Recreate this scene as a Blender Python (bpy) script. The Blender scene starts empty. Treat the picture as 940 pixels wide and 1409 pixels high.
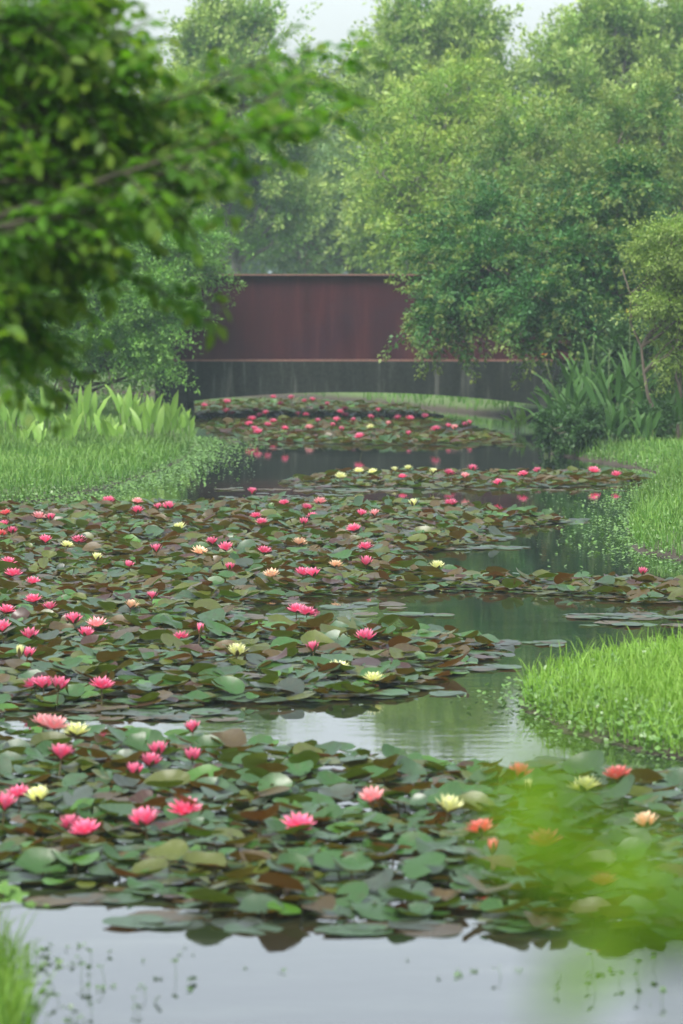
import bpy, math, random
import numpy as np
from mathutils import Vector, Matrix
PI = math.pi
rng = np.random.default_rng(7)
random.seed(7)
S = bpy.context.scene
C = S.collection
W, H, F, CH, YH = 940.0, 1409.0, 5287.0, 2.3, 385.0

# ------------------------------------------------------------------ camera
pitch = math.atan((H/2-YH)/F)
cp, sp = math.cos(pitch), math.sin(pitch)
def ray(px, py):
    a, b = (px-W/2)/F, (H/2-py)/F
    return Vector((a, cp+b*sp, -sp+b*cp))
def onz(px, py, z=0.0):
    d = ray(px, py); t = (z-CH)/d.z
    return Vector((d.x*t, d.y*t, z))
def atd(px, py, Y):
    d = ray(px, py); t = Y/d.y
    return Vector((d.x*t, Y, CH+d.z*t))
def topix(x, y, z):
    v = Vector((x, y, z-CH)); dep = v.y*cp - v.z*sp; up = v.y*sp + v.z*cp
    return W/2+F*v.x/dep, H/2-F*up/dep

cam = bpy.data.cameras.new('camera'); co = bpy.data.objects.new('camera', cam); C.objects.link(co)
co.location = (0, 0, CH); co.rotation_euler = (PI/2-pitch, 0, 0)
cam.sensor_fit = 'HORIZONTAL'; cam.sensor_width = 24.0; cam.lens = F*24/W
cam.clip_start = 0.05; cam.clip_end = 3000
cam.dof.use_dof = True; cam.dof.focus_distance = 29.0; cam.dof.aperture_fstop = 4.2
S.camera = co

# ------------------------------------------------------------------ world and sun
w = bpy.data.worlds.new('World'); S.world = w; w.use_nodes = True
nt = w.node_tree; bg = nt.nodes['Background']
sky = nt.nodes.new('ShaderNodeTexSky'); sky.sky_type = 'NISHITA'; sky.sun_disc = False
SUN_E, SUN_R = math.radians(58), math.radians(200)
sky.sun_elevation = SUN_E; sky.sun_rotation = SUN_R
sky.air_density = 1.0; sky.dust_density = 4.0; sky.ozone_density = 1.0
hs = nt.nodes.new('ShaderNodeHueSaturation'); hs.inputs['Saturation'].default_value = 0.42
nt.links.new(sky.outputs[0], hs.inputs['Color']); nt.links.new(hs.outputs[0], bg.inputs['Color'])
bg.inputs['Strength'].default_value = 0.12
sl = bpy.data.lights.new('sun', 'SUN'); sl.energy = 1.5; sl.angle = math.radians(25); sl.color = (1.0, 0.96, 0.9)
so = bpy.data.objects.new('sun', sl); C.objects.link(so)
sd = Vector((math.sin(SUN_R)*math.cos(SUN_E), math.cos(SUN_R)*math.cos(SUN_E), math.sin(SUN_E)))
so.rotation_euler = sd.to_track_quat('Z', 'Y').to_euler()
S.view_settings.view_transform = 'Standard'; S.view_settings.look = 'None'
S.view_settings.gamma = 1; S.view_settings.use_curve_mapping = False
S.view_settings.exposure = 1.6
S.render.engine = 'CYCLES'
S.cycles.max_bounces = 6; S.cycles.volume_bounces = 1; S.cycles.transparent_max_bounces = 8

# ------------------------------------------------------------------ object helpers
def tag(o, label=None, cat=None, group=None, kind=None):
    if label: o['label'] = label
    if cat: o['category'] = cat
    if group: o['group'] = group
    if kind: o['kind'] = kind
    return o
def empty(name, loc=(0, 0, 0)):
    o = bpy.data.objects.new(name, None); C.objects.link(o); o.location = loc; o.empty_display_size = .1
    return o
def link(name, me, parent=None):
    o = bpy.data.objects.new(name, me); C.objects.link(o)
    if parent: o.parent = parent
    return o
def mesh(name, V, Fc, mat, smooth=False, attr=None):
    """V (n,3); Fc: (m,k) array or list of face tuples; attr: (n,4) point colour 'var'"""
    me = bpy.data.meshes.new(name)
    V = np.asarray(V, dtype=np.float32)
    if isinstance(Fc, np.ndarray):
        m, k = Fc.shape
        me.vertices.add(len(V)); me.vertices.foreach_set('co', V.ravel())
        me.loops.add(m*k); me.loops.foreach_set('vertex_index', Fc.astype(np.int32).ravel())
        me.polygons.add(m); me.polygons.foreach_set('loop_start', np.arange(0, m*k, k, dtype=np.int32))
        me.polygons.foreach_set('loop_total', np.full(m, k, dtype=np.int32))
        me.update(calc_edges=True)
    else:
        me.from_pydata(V.tolist(), [], Fc)
    if attr is not None:
        a = me.color_attributes.new('var', 'FLOAT_COLOR', 'POINT')
        a.data.foreach_set('color', np.asarray(attr, dtype=np.float32).ravel())
    if smooth: me.polygons.foreach_set('use_smooth', np.ones(len(me.polygons), dtype=bool))
    me.materials.append(mat); me.update()
    return me

# ------------------------------------------------------------------ materials
def new_mat(name):
    m = bpy.data.materials.new(name); m.use_nodes = True
    n = m.node_tree.nodes; return m, n, m.node_tree.links, n['Principled BSDF'], n['Material Output']
def nd(n, t, **kw):
    x = n.new(t)
    for k, v in kw.items(): setattr(x, k, v)
    return x
def mixc(n, l, fac, a, b, mode='MIX'):
    x = n.new('ShaderNodeMix'); x.data_type = 'RGBA'; x.blend_type = mode
    for sock, v in ((x.inputs[0], fac), (x.inputs[6], a), (x.inputs[7], b)):
        if hasattr(v, 'is_output'): l.new(v, sock)
        elif isinstance(v, (int, float)): sock.default_value = v
        else: sock.default_value = (*v, 1)
    return x.outputs[2]
def ramp(n, l, src, stops):
    r = n.new('ShaderNodeValToRGB'); e = r.color_ramp.elements
    while len(e) < len(stops): e.new(0.5)
    for i, (p, c) in enumerate(stops):
        e[i].position = p; e[i].color = (*c, 1) if not isinstance(c, (int, float)) else (c, c, c, 1)
    l.new(src, r.inputs[0]); return r.outputs[0]
def noise(n, l, scale, detail=4, coord='Object', stretch=None, rough=.55):
    tc = n.new('ShaderNodeTexCoord'); src = tc.outputs[coord]
    if stretch:
        mp = n.new('ShaderNodeMapping'); mp.inputs['Scale'].default_value = stretch; l.new(src, mp.inputs[0]); src = mp.outputs[0]
    t = n.new('ShaderNodeTexNoise'); t.inputs['Scale'].default_value = scale; t.inputs['Detail'].default_value = detail
    t.inputs['Roughness'].default_value = rough
    l.new(src, t.inputs['Vector']); return t.outputs['Fac']
def bump(n, l, b, h, strength, dist):
    x = n.new('ShaderNodeBump'); x.inputs['Strength'].default_value = strength; x.inputs['Distance'].default_value = dist
    l.new(h, x.inputs['Height']); l.new(x.outputs[0], b.inputs['Normal'])

def leaf_mat(name, ca, cb, tip=None, tipamt=.6, rough=.5, trans=.35, spec=.35, tippow=2.0):
    m, n, l, b, out = new_mat(name)
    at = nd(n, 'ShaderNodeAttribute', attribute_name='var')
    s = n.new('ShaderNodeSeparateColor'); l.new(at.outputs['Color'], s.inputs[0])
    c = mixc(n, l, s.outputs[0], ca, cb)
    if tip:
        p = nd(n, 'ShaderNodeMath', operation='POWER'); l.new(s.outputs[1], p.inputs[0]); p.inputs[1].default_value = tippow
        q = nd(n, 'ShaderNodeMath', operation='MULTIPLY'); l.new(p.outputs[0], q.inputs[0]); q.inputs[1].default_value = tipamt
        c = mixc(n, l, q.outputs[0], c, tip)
    h = n.new('ShaderNodeHueSaturation'); l.new(c, h.inputs['Color'])
    mr = n.new('ShaderNodeMapRange'); l.new(s.outputs[2], mr.inputs[0]); mr.inputs[3].default_value = .7; mr.inputs[4].default_value = 1.3
    l.new(mr.outputs[0], h.inputs['Value'])
    l.new(h.outputs[0], b.inputs['Base Color']); b.inputs['Roughness'].default_value = rough
    b.inputs['Specular IOR Level'].default_value = spec
    tr = n.new('ShaderNodeBsdfTranslucent')
    g = mixc(n, l, 1.0, h.outputs[0], (1.0, 1.15, .45), 'MULTIPLY'); l.new(g, tr.inputs[0])
    mx = n.new('ShaderNodeMixShader'); mx.inputs[0].default_value = trans
    l.new(b.outputs[0], mx.inputs[1]); l.new(tr.outputs[0], mx.inputs[2]); l.new(mx.outputs[0], out.inputs[0])
    return m
def bark_mat(name, a, b_):
    m, n, l, b, out = new_mat(name)
    f = noise(n, l, 14, 5, stretch=(1, 1, .2))
    l.new(ramp(n, l, f, [(.3, a), (.7, b_)]), b.inputs['Base Color']); b.inputs['Roughness'].default_value = .9
    bump(n, l, b, f, .6, .02); return m
BARK = bark_mat('bark', (.045, .035, .025), (.14, .11, .08))
BARKD = bark_mat('dark_bark', (.018, .016, .010), (.05, .045, .025))
BARKG = bark_mat('grey_bark', (.09, .085, .075), (.22, .2, .17))
STEM = leaf_mat('green_stem', (.05, .09, .02), (.07, .1, .03), trans=.1)
STEMR = leaf_mat('reddish_stem', (.10, .06, .03), (.07, .08, .03), trans=.1)

# ground
m, n, l, b, out = new_mat('ground_soil'); GROUND = m
f = noise(n, l, .9, 6); f2 = noise(n, l, 14, 5)
c1 = ramp(n, l, f2, [(.3, (.035, .05, .016)), (.7, (.075, .13, .03))])
c2 = ramp(n, l, f, [(.35, (.05, .07, .02)), (.65, (.085, .15, .035))])
gc = mixc(n, l, .5, c1, c2)
ge = n.new('ShaderNodeNewGeometry'); sx = n.new('ShaderNodeSeparateXYZ'); l.new(ge.outputs['Position'], sx.inputs[0])
l.new(mixc(n, l, ramp(n, l, sx.outputs[2], [(.03, 1.0), (.10, 0.0)]), gc, (.035, .026, .016)), b.inputs['Base Color']); b.inputs['Roughness'].default_value = .95
bump(n, l, b, f2, .8, .05)
# water
m, n, l, b, out = new_mat('pond_water'); WATER = m
f = noise(n, l, 1.0, 3, stretch=(.5, .5, 1))
film = ramp(n, l, noise(n, l, 2.2, 6, stretch=(.45, 1.6, 1), rough=.7), [(.52, 0.0), (.72, .5)])
l.new(mixc(n, l, film, ramp(n, l, f, [(.3, (.007, .013, .009)), (.7, (.012, .016, .012))]), (.085, .10, .08)), b.inputs['Base Color'])
l.new(ramp(n, l, noise(n, l, 1.6, 4, stretch=(.35, 1.5, 1)), [(.5, .012), (.70, .06)]), b.inputs['Roughness']); b.inputs['IOR'].default_value = 1.36
b.inputs['Specular IOR Level'].default_value = 1.0
f2 = noise(n, l, 7.0, 3, stretch=(.55, 1, 1)); f3 = noise(n, l, .8, 2)
mm = nd(n, 'ShaderNodeMath', operation='MULTIPLY'); l.new(f2, mm.inputs[0]); l.new(f3, mm.inputs[1])
bump(n, l, b, mm.outputs[0], .22, .006)

# ------------------------------------------------------------------ terrain with the pond channel
POND = [(4.5, 0.2), (5.5, -1.0), (9, -.95), (11.5, -.93), (12.6, -1.1), (13.5, -1.7), (17, -3.2), (25, -4.0), (33, -4.2), (37.5, -3.75),
        (40.2, -2.95), (43, -2.5), (46, -2.15), (50, -2.0), (54, -2.05), (59, -2.25), (62, -2.4), (67, -2.9), (71, -4.2),
        (74, -9), (77, -22), (84, -24), (80, -8), (76.5, -1.5), (73, .35), (69.5, 1.25), (66.5, 2.2), (63.5, 3.3), (60, 3.4), (53, 3.0), (50.6, 2.75), (48.6, 3.2),
        (47.0, 3.55), (45.2, 3.75), (43.5, 3.6), (40, 3.1), (35, 2.6), (32.5, 2.5), (30.6, 3.0), (29, 3.9), (26.5, 4.2), (24.3, 3.0),
        (22.8, 1.7), (21.6, 1.04), (20.6, .95), (19.5, 1.12), (18.5, 1.5), (17.4, 2.3), (15, 2.6), (11, 2.2), (6.5, 1.9), (5, 1.0)]
PP = np.array([(x, y) for y, x in POND])
def sdist(x, y):
    """signed distance to the shoreline: positive on land"""
    x = np.asarray(x, float); y = np.asarray(y, float)
    best = np.full(x.shape, 1e9); inside = np.zeros(x.shape, bool)
    for i in range(len(PP)):
        ax, ay = PP[i]; bx, by = PP[(i+1) % len(PP)]
        ex, ey = bx-ax, by-ay; L = ex*ex+ey*ey
        t = np.clip(((x-ax)*ex+(y-ay)*ey)/L, 0, 1)
        best = np.minimum(best, np.hypot(x-ax-t*ex, y-ay-t*ey))
        c = ((ay > y) != (by > y)); 
        with np.errstate(divide='ignore', invalid='ignore'):
            xi = ax+(y-ay)*ex/np.where(ey == 0, 1e-9, ey)
        inside ^= c & (x < xi)
    return np.where(inside, -best, best)
PL_ = [(float(a), float(b_)) for a, b_ in PP]
def sdist1(x, y):
    best = 1e18; ins = False; ax, ay = PL_[-1]
    for bx, by in PL_:
        ex, ey = bx-ax, by-ay; t = ((x-ax)*ex+(y-ay)*ey)/(ex*ex+ey*ey); t = 0 if t < 0 else 1 if t > 1 else t
        u, v = x-ax-t*ex, y-ay-t*ey; q = u*u+v*v
        if q < best: best = q
        if (ay > y) != (by > y) and x < ax+(y-ay)*ex/ey: ins = not ins
        ax, ay = bx, by
    best = math.sqrt(best); return -best if ins else best
def sm(t): t = np.clip(t, 0, 1); return t*t*(3-2*t)
def hgt(x, y):
    x = np.asarray(x, float); y = np.asarray(y, float)
    d = sdist(x, y)
    wob = .04*np.sin(x*2.1+y*.7)*np.sin(y*1.3-x*.4)+.02*np.sin(x*5.3)*np.cos(y*3.1)
    land = .02+.10*sm(d/.35)+.13*sm(d/3.5)+.6*sm((d-3)/9)+wob*sm(d/.8)
    land = land+.55*sm((6.5-y)/3.5)*sm(d/1.2)
    land = land*(1-.35*sm((26-y)/4)*sm((y-14)/3)*sm((4-x)/2)*sm((x)/1))     # the low spit on the right
    bed = -.45*sm(-d/.8)
    return np.where(d > 0, land, bed-.03)
def axis(parts):
    return np.unique(np.concatenate([np.arange(a, b_, s) for a, b_, s in parts]+[np.array([parts[-1][1]])]))
xs = axis([(-600, -100, 50), (-100, -20, 8), (-20, -6, .8), (-6, 6, .14), (6, 20, .8), (20, 100, 8), (100, 600, 50)])
ys = axis([(-300, -20, 40), (-20, 4, 1.2), (4, 30, .18), (30, 84, .35), (84, 140, 4), (140, 900, 60)])
X, Y = np.meshgrid(xs, ys); Z = hgt(X, Y)
V = np.stack([X, Y, Z], -1).reshape(-1, 3); nx, ny = len(xs), len(ys)
ii = (np.arange(ny-1)[:, None]*nx+np.arange(nx-1)[None]).ravel()
g = link('ground', mesh('ground', V, np.stack([ii, ii+1, ii+nx+1, ii+nx], 1), GROUND, True)); tag(g, kind='structure')
wv = [(-40, 3, 0), (12, 3, 0), (12, 88, 0), (-40, 88, 0)]
tag(link('water', mesh('water', wv, [(0, 1, 2, 3)], WATER)), kind='structure')

# ------------------------------------------------------------------ tubes
class TB:
    def __init__(s): s.V = []; s.F = []
    def tube(s, pts, rad, n=7):
        pts = [Vector(p) for p in pts]; b0 = len(s.V); a0 = None
        for i, p in enumerate(pts):
            t = (pts[min(i+1, len(pts)-1)]-pts[max(i-1, 0)]).normalized()
            if a0 is None: a0 = t.orthogonal().normalized()
            a0 = (a0-t*a0.dot(t)).normalized(); c = t.cross(a0)
            for k in range(n):
                q = 2*PI*k/n; s.V.append(tuple(p+(a0*math.cos(q)+c*math.sin(q))*rad[i]))
        for i in range(len(pts)-1):
            for k in range(n):
                s.F.append((b0+i*n+k, b0+i*n+(k+1) % n, b0+(i+1)*n+(k+1) % n, b0+(i+1)*n+k))
        s.V.append(tuple(pts[-1])); e = len(s.V)-1; o = b0+(len(pts)-1)*n
        for k in range(n): s.F.append((o+k, o+(k+1) % n, e))
        return s
    def me(s, name, mat): 
        at = np.full((len(s.V), 4), .5); return mesh(name, s.V, s.F, mat, True, at)
def wobble(a, b_, k=5, amp=.1, sag=0):
    a, b_ = Vector(a), Vector(b_); L = (b_-a).length; out = []
    for i in range(k+1):
        t = i/k; e = amp*L*math.sin(PI*t)
        out.append(a.lerp(b_, t)+Vector((random.uniform(-1, 1)*e, random.uniform(-1, 1)*e, random.uniform(-1, 1)*e*.5+sag*L*math.sin(PI*t))))
    return out

# ------------------------------------------------------------------ foliage as leafy sprays
def nrm(a): return a/np.maximum(np.linalg.norm(a, axis=-1, keepdims=True), 1e-9)
def sprays(O, D, L, droop=.3, per=40, leaf=.08, wid=.4, spread=.12, up=.8, flat=.0, hang=0.0):
    """O (N,3) origins, D (N,3) directions, L (N) lengths -> verts, quads, attr"""
    N = len(O); t = rng.uniform(.05, 1, (N, per))**.8
    D = nrm(D); Lc = L[:, None, None]
    P = O[:, None]+D[:, None]*Lc*t[..., None]; P[..., 2] -= droop*L[:, None]*t**2
    T = D[:, None]*np.ones((N, per, 1)); T = T.copy(); T[..., 2] -= 2*droop*t; T = nrm(T)
    R = rng.normal(size=(N, per, 3)); R[..., 2] *= (1-flat)
    R = nrm(R-T*np.sum(R*T, -1, keepdims=True))
    off = (rng.uniform(0, 1, (N, per))**.6*spread*(1.15-.75*t))[..., None]
    P = P+R*off*Lc
    ld = nrm(R*.8+T*.75+rng.normal(size=(N, per, 3))*.25+np.array([0, 0, -hang]))
    nn = rng.normal(size=(N, per, 3))*.55; nn[..., 2] += up
    sd = nrm(np.cross(ld, nn)); nn = nrm(np.cross(sd, ld))
    ll = leaf*rng.uniform(.6, 1.25, (N, per, 1))
    mid = P+ld*ll*.45+nn*ll*.06
    v = np.stack([P, mid+sd*ll*wid*.5, P+ld*ll-nn*ll*.08, mid-sd*ll*wid*.5], 2).reshape(-1, 3)
    f = np.arange(len(v)).reshape(-1, 4)
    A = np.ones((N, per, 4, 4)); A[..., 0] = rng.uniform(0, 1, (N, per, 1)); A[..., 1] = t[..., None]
    A[..., 2] = np.clip(rng.normal(.5, .2, (N, 1, 1)), 0, 1)
    return v, f, A.reshape(-1, 4)
def cat3(parts):
    Vs, Fs, As = [], [], []; o = 0
    for v, f, a in parts: Vs.append(v); Fs.append(f+o); As.append(a); o += len(v)
    return np.concatenate(Vs), np.concatenate(Fs), np.concatenate(As)
def lobe_sprays(c, r, n, length, updir=.3, inner=.3, outk=1.0, low=-1.0):
    """origins/directions over an ellipsoid, uneven: clustered in clumps"""
    r = tuple(max(q*.5, q-.4*length) for q in r); k = max(5, n//20)
    cd = nrm(rng.normal(size=(k, 3))); cd[:, 2] = np.where(cd[:, 2] < low, -cd[:, 2]*.5, cd[:, 2])
    cr = rng.uniform(.62, 1.08, (k, 1))
    idx = rng.integers(0, k, n)
    d = nrm(cd[idx]+rng.normal(size=(n, 3))*.17)
    inn = rng.uniform(0, 1, (n, 1)) < inner
    rr = np.where(inn, rng.uniform(.2, .8, (n, 1)), cr[idx]-rng.uniform(.0, .3, (n, 1)))
    O = np.array(c)+d*rr*np.array(r)
    D = nrm(d*outk+np.array([0, 0, updir])+rng.normal(size=(n, 3))*.3)
    return O, D, length*rng.uniform(.6, 1.4, n)
def tree(name, base, lobes, mat, label, cat='tree', group=None, n=900, length=.7, per=40, leaf=.09, wid=.45, spread=.22, droop=.1,
         updir=.5, up=.8, flat=0., trunk_r=.1, bark=BARK, trunks=1, inner=.3, lean=None, low=-1.0, hang=0., twigs=0):
    """base (x,y); lobes: list of (centre Vector, (rx,ry,rz))"""
    bx, by = base; bz = float(hgt(bx, by))-.05
    root = empty(name, (bx, by, bz)); tag(root, label, cat, group)
    main = lobes; lobes = []; sf = .17 if flat > .8 else .30 if flat else (.62 if updir > 1 else .42)
    for c, q in main:
        lobes.append((c, tuple(z*.6 for z in q)))
        for k in range(7):
            d = Vector(rng.normal(size=3)); d.y = -abs(d.y)*.8 if k % 3 else d.y; d.z = abs(d.z)*.9 if k % 2 else d.z; d.normalize(); e = .62+.2*random.random()
            f = random.uniform(.32, .52)
            lobes.append((Vector((c.x+d.x*q[0]*e, c.y+d.y*q[1]*e, c.z+d.z*q[2]*e)), (q[0]*f, q[1]*f, max(q[0], q[2])*f*sf/.42)))
    vol = np.array([r[0]*r[2]*(.45 if i % 8 == 0 else 1) for i, (c, r) in enumerate(lobes)]); vol = vol/vol.sum()
    parts = []; B = Vector((bx, by, bz))
    tb = TB(); rel = []
    for (c, r), q in zip(lobes, vol):
        O, D, L = lobe_sprays(tuple(c), r, max(4, int(n*q)), length, updir, inner, 1.0, low)
        parts.append(sprays(O, D, L, droop, per, leaf, wid, spread, up, flat, hang)); rel.append((Vector(c), r, O))
    v, f, a = cat3(parts); v = v-np.array(B)
    top = max(c.z for c, r, O in rel)
    starts = []
    for k in range(trunks):
        off = Vector((random.uniform(-.25, .25), random.uniform(-.2, .2), 0))*(trunks > 1)
        ctr = sum((c for c, r, O in rel), Vector())/len(rel)
        tip = Vector((ctr.x*.7+B.x*.3+off.x*4, ctr.y, B.z+(top-B.z)*.8))-B
        pts = wobble(off, tip, 7, .035); starts.append(pts)
        tb.tube(pts, [trunk_r*(1-.75*i/7)/(trunks**.5) for i in range(8)], 8)
    for i, (c, r, O) in enumerate(rel):
        pts = starts[i % trunks]; j = min(range(2, len(pts)), key=lambda q: abs(pts[q].z-(c-B).z*.65))
        tb.tube(wobble(pts[j], c-B, 5, .07), [trunk_r*.45*(1-.14*q) for q in range(6)], 6)
        for o in O[rng.integers(0, len(O), min(len(O), 5))]:
            tb.tube(wobble(c-B, Vector(o)-B, 3, .06), [trunk_r*.14, trunk_r*.1, trunk_r*.07, trunk_r*.04], 4)
    t = link('trunk', tb.me('trunk', bark), root)
    link('crown', mesh('crown', v, f, mat, False, a), root)
    return root
def LB(px, py, d, rx, rz, ry=None):
    """lobe from picture extents at distance d: centre px,py and radii in pixels"""
    c = atd(px, py, d); k = d/F
    return (c, (rx*k, (ry if ry else rx*k*.9), rz*k))

# leaf materials
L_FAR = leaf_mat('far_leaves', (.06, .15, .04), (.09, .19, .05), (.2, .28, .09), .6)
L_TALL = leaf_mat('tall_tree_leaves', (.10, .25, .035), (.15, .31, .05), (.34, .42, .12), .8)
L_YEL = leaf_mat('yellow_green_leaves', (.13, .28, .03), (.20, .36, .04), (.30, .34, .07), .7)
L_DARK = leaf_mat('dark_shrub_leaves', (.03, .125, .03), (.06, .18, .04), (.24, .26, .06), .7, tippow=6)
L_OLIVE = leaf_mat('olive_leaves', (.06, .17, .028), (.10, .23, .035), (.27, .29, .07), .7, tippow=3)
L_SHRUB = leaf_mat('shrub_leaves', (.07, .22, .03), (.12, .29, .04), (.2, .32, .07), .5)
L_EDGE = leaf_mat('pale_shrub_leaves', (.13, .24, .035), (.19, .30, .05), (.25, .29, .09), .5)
L_UNDER = leaf_mat('shade_toned_leaves', (.025, .075, .022), (.045, .11, .03), (.06, .13, .03), .4)  # leaf colour darkened to carry the shade under the arching shrub
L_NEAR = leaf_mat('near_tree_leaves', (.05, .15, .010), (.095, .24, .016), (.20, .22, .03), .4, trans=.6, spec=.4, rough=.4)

# ---- far woodland band (fills the horizon)
O1 = []; 
for k in range(34):
    px = -1500+k*115+random.uniform(-30, 30); dd = random.uniform(150, 175)
    c, r = LB(px, 300+random.uniform(-25, 15), dd, 85, 115); O1.append(sprays(*lobe_sprays(tuple(c), r, 340, 1.3, .5, .3), .1, 22, .26, .5, .28, .8)); c, r = LB(px+40, 355, dd-6, 90, 60); O1.append(sprays(*lobe_sprays(tuple(c), r, 300, 1.0, .5, .3), .1, 22, .28, .5, .28, .8))
v, f, a = cat3(O1)
tag(link('far_wood', mesh('far_wood', v, f, L_FAR, False, a)), 'hazy distant woodland closing the view behind all the trees', 'woodland', kind='stuff')

# ---- background trees
tree('tall_tree', (-2.6, 97), [LB(330, 114, 97, 75, 85), LB(290, 154, 97, 60, 85), LB(385, 174, 96, 60, 80), LB(335, 224, 96, 105, 90), LB(330, 314, 97, 95, 80), LB(300, 74, 97, 40, 50), LB(350, 54, 97, 35, 46)],
     L_TALL, 'tall hazy tree rising behind the left half of the rusty bridge', group='tall trees in the haze behind the bridge', n=1500, length=1.1, per=52, leaf=.13, updir=1.2, spread=.13, trunk_r=.16, bark=BARKG)
tree('tall_tree', (2.3, 93), [LB(600, 119, 93, 75, 90), LB(545, 134, 93, 55, 75), LB(665, 154, 93, 50, 70), LB(580, 214, 92, 110, 80), LB(600, 54, 93, 45, 50), LB(515, 129, 93, 22, 36), LB(695, 149, 93, 20, 30), LB(590, 304, 92, 110, 80), LB(640, 74, 93, 40, 40), LB(555, 74, 93, 26, 42)],
     L_TALL, 'tall hazy tree with yellow-green shoots, in the middle above the bridge', group='tall trees in the haze behind the bridge', n=2000, length=1.1, per=52, leaf=.13, updir=1.2, spread=.13, trunk_r=.17, bark=BARKG)
tree('tall_tree', (6.6, 90), [LB(850, 104, 90, 80, 80), LB(790, 134, 90, 50, 65), LB(920, 124, 90, 60, 80), LB(840, 214, 89, 110, 90), LB(838, 49, 90, 45, 45), LB(772, 119, 90, 20, 40), LB(960, 84, 90, 60, 70), LB(860, 314, 90, 120, 80), LB(885, 84, 90, 26, 30)],
     L_TALL, 'tall hazy tree at the top right, right of the sky gap', group='tall trees in the haze behind the bridge', n=2000, length=1.1, per=52, leaf=.13, updir=1.2, spread=.13, trunk_r=.17, bark=BARKG)
tree('hazy_tree', (-1.0, 118), [LB(420, 175, 118, 50, 50), LB(450, 200, 118, 60, 80), LB(400, 250, 118, 80, 80), LB(455, 140, 118, 28, 26), LB(430, 310, 118, 80, 60)],
     L_FAR, 'pale bluish tree in the sky gap between the two tall trees', group='hazy trees far behind the bridge', n=900, length=1.1, per=30, leaf=.17, updir=.9, trunk_r=.15)
tree('hazy_tree', (.6, 108), [LB(480, 240, 108, 75, 55), LB(430, 290, 107, 80, 65), LB(530, 290, 108, 70, 70), LB(400, 330, 107, 70, 50), LB(480, 335, 107, 100, 50)],
     L_FAR, 'rounded bluish-green tree directly above the middle of the bridge parapet', group='hazy trees far behind the bridge', n=1100, length=.9, per=34, leaf=.14, updir=.5, trunk_r=.14)
tree('hazy_tree', (-3.4, 104), [LB(310, 250, 104, 60, 60), LB(345, 310, 103, 70, 60), LB(270, 300, 104, 60, 70)],
     L_FAR, 'bluish-green tree just above the left end of the bridge parapet', group='hazy trees far behind the bridge', n=800, length=.9, per=34, leaf=.14, updir=.6, trunk_r=.14)
tree('leafy_tree', (-5.0, 88), [LB(200, 170, 88, 70, 60), LB(170, 240, 88, 90, 80), LB(230, 260, 87, 80, 80), LB(240, 150, 88, 40, 30), LB(100, 190, 88, 90, 100)],
     L_YEL, 'bright green tree behind the near leafy boughs at upper left', group='trees beyond the left bank', n=1300, length=.7, per=36, leaf=.12, updir=.5, trunk_r=.13)
tree('leafy_tree', (1.8, 76), [LB(570, 190, 76, 50, 45), LB(620, 160, 76, 60, 50), LB(545, 260, 75, 45, 50), LB(670, 220, 76, 60, 60), LB(610, 260, 75, 70, 50), LB(590, 330, 75, 60, 50), LB(700, 170, 76, 45, 50), LB(650, 320, 75, 60, 50), LB(520, 190, 76, 25, 25), LB(628, 125, 76, 30, 25)],
     L_YEL, 'yellow-green tree with bare leaning trunks right behind the bridge', n=800, length=.9, per=50, leaf=.095, updir=.45, flat=.7, spread=.16, droop=.15, trunk_r=.1, trunks=3, bark=BARKG, inner=.2)
tree('leafy_tree', (4.4, 72), [LB(760, 230, 72, 90, 60), LB(850, 200, 72, 90, 70), LB(700, 290, 71, 80, 60), LB(800, 290, 71, 110, 70), LB(920, 230, 72, 80, 90), LB(740, 340, 71, 110, 50), LB(900, 300, 71, 100, 60)],
     L_OLIVE, 'broad olive-green tree behind the right end of the bridge', n=1300, length=.9, per=60, leaf=.085, updir=.6, spread=.15, droop=.2, trunk_r=.12, trunks=2)
tree('leafy_tree', (-5.2, 72), [LB(60, 200, 72, 110, 110), LB(120, 300, 71, 90, 80), LB(-40, 280, 72, 120, 120), LB(180, 320, 71, 60, 55)],
     L_OLIVE, 'green tree on the left bank, mostly hidden by the near boughs', n=1200, length=.6, per=36, leaf=.09, updir=.5, trunk_r=.13)
tree('hazy_tree', (2.4, 104), [LB(560, 320, 104, 50, 60), LB(620, 340, 104, 60, 50), LB(700, 320, 104, 70, 60)],
     L_FAR, 'low bluish tree behind the bridge, beside the foot of the leaning trunks', group='hazy trees far behind the bridge', n=800, length=.8, per=34, leaf=.14, updir=.6, trunk_r=.14)
# outside the frame, to either side
for i, (px, d) in enumerate([(-320, 74), (-560, 88), (1180, 70), (1380, 82), (-330, 48), (1250, 50)]):
    b_ = atd(px, 385, d)
    tree('leafy_tree', (b_.x, d), [LB(px, 150, d, 130, 130), LB(px-70, 270, d, 110, 90), LB(px+80, 260, d, 110, 90)],
         (L_OLIVE, L_YEL)[i % 2], '%s %s green tree standing outside the picture on the %s bank' % (('farther', 'farthest', 'farther', 'farthest', 'nearest', 'nearest')[i], ('olive', 'yellowish')[i % 2], 'left' if px < 0 else 'right'), group='trees beside the view', n=800, length=.8, per=34, leaf=.12, trunk_r=.13)

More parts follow.
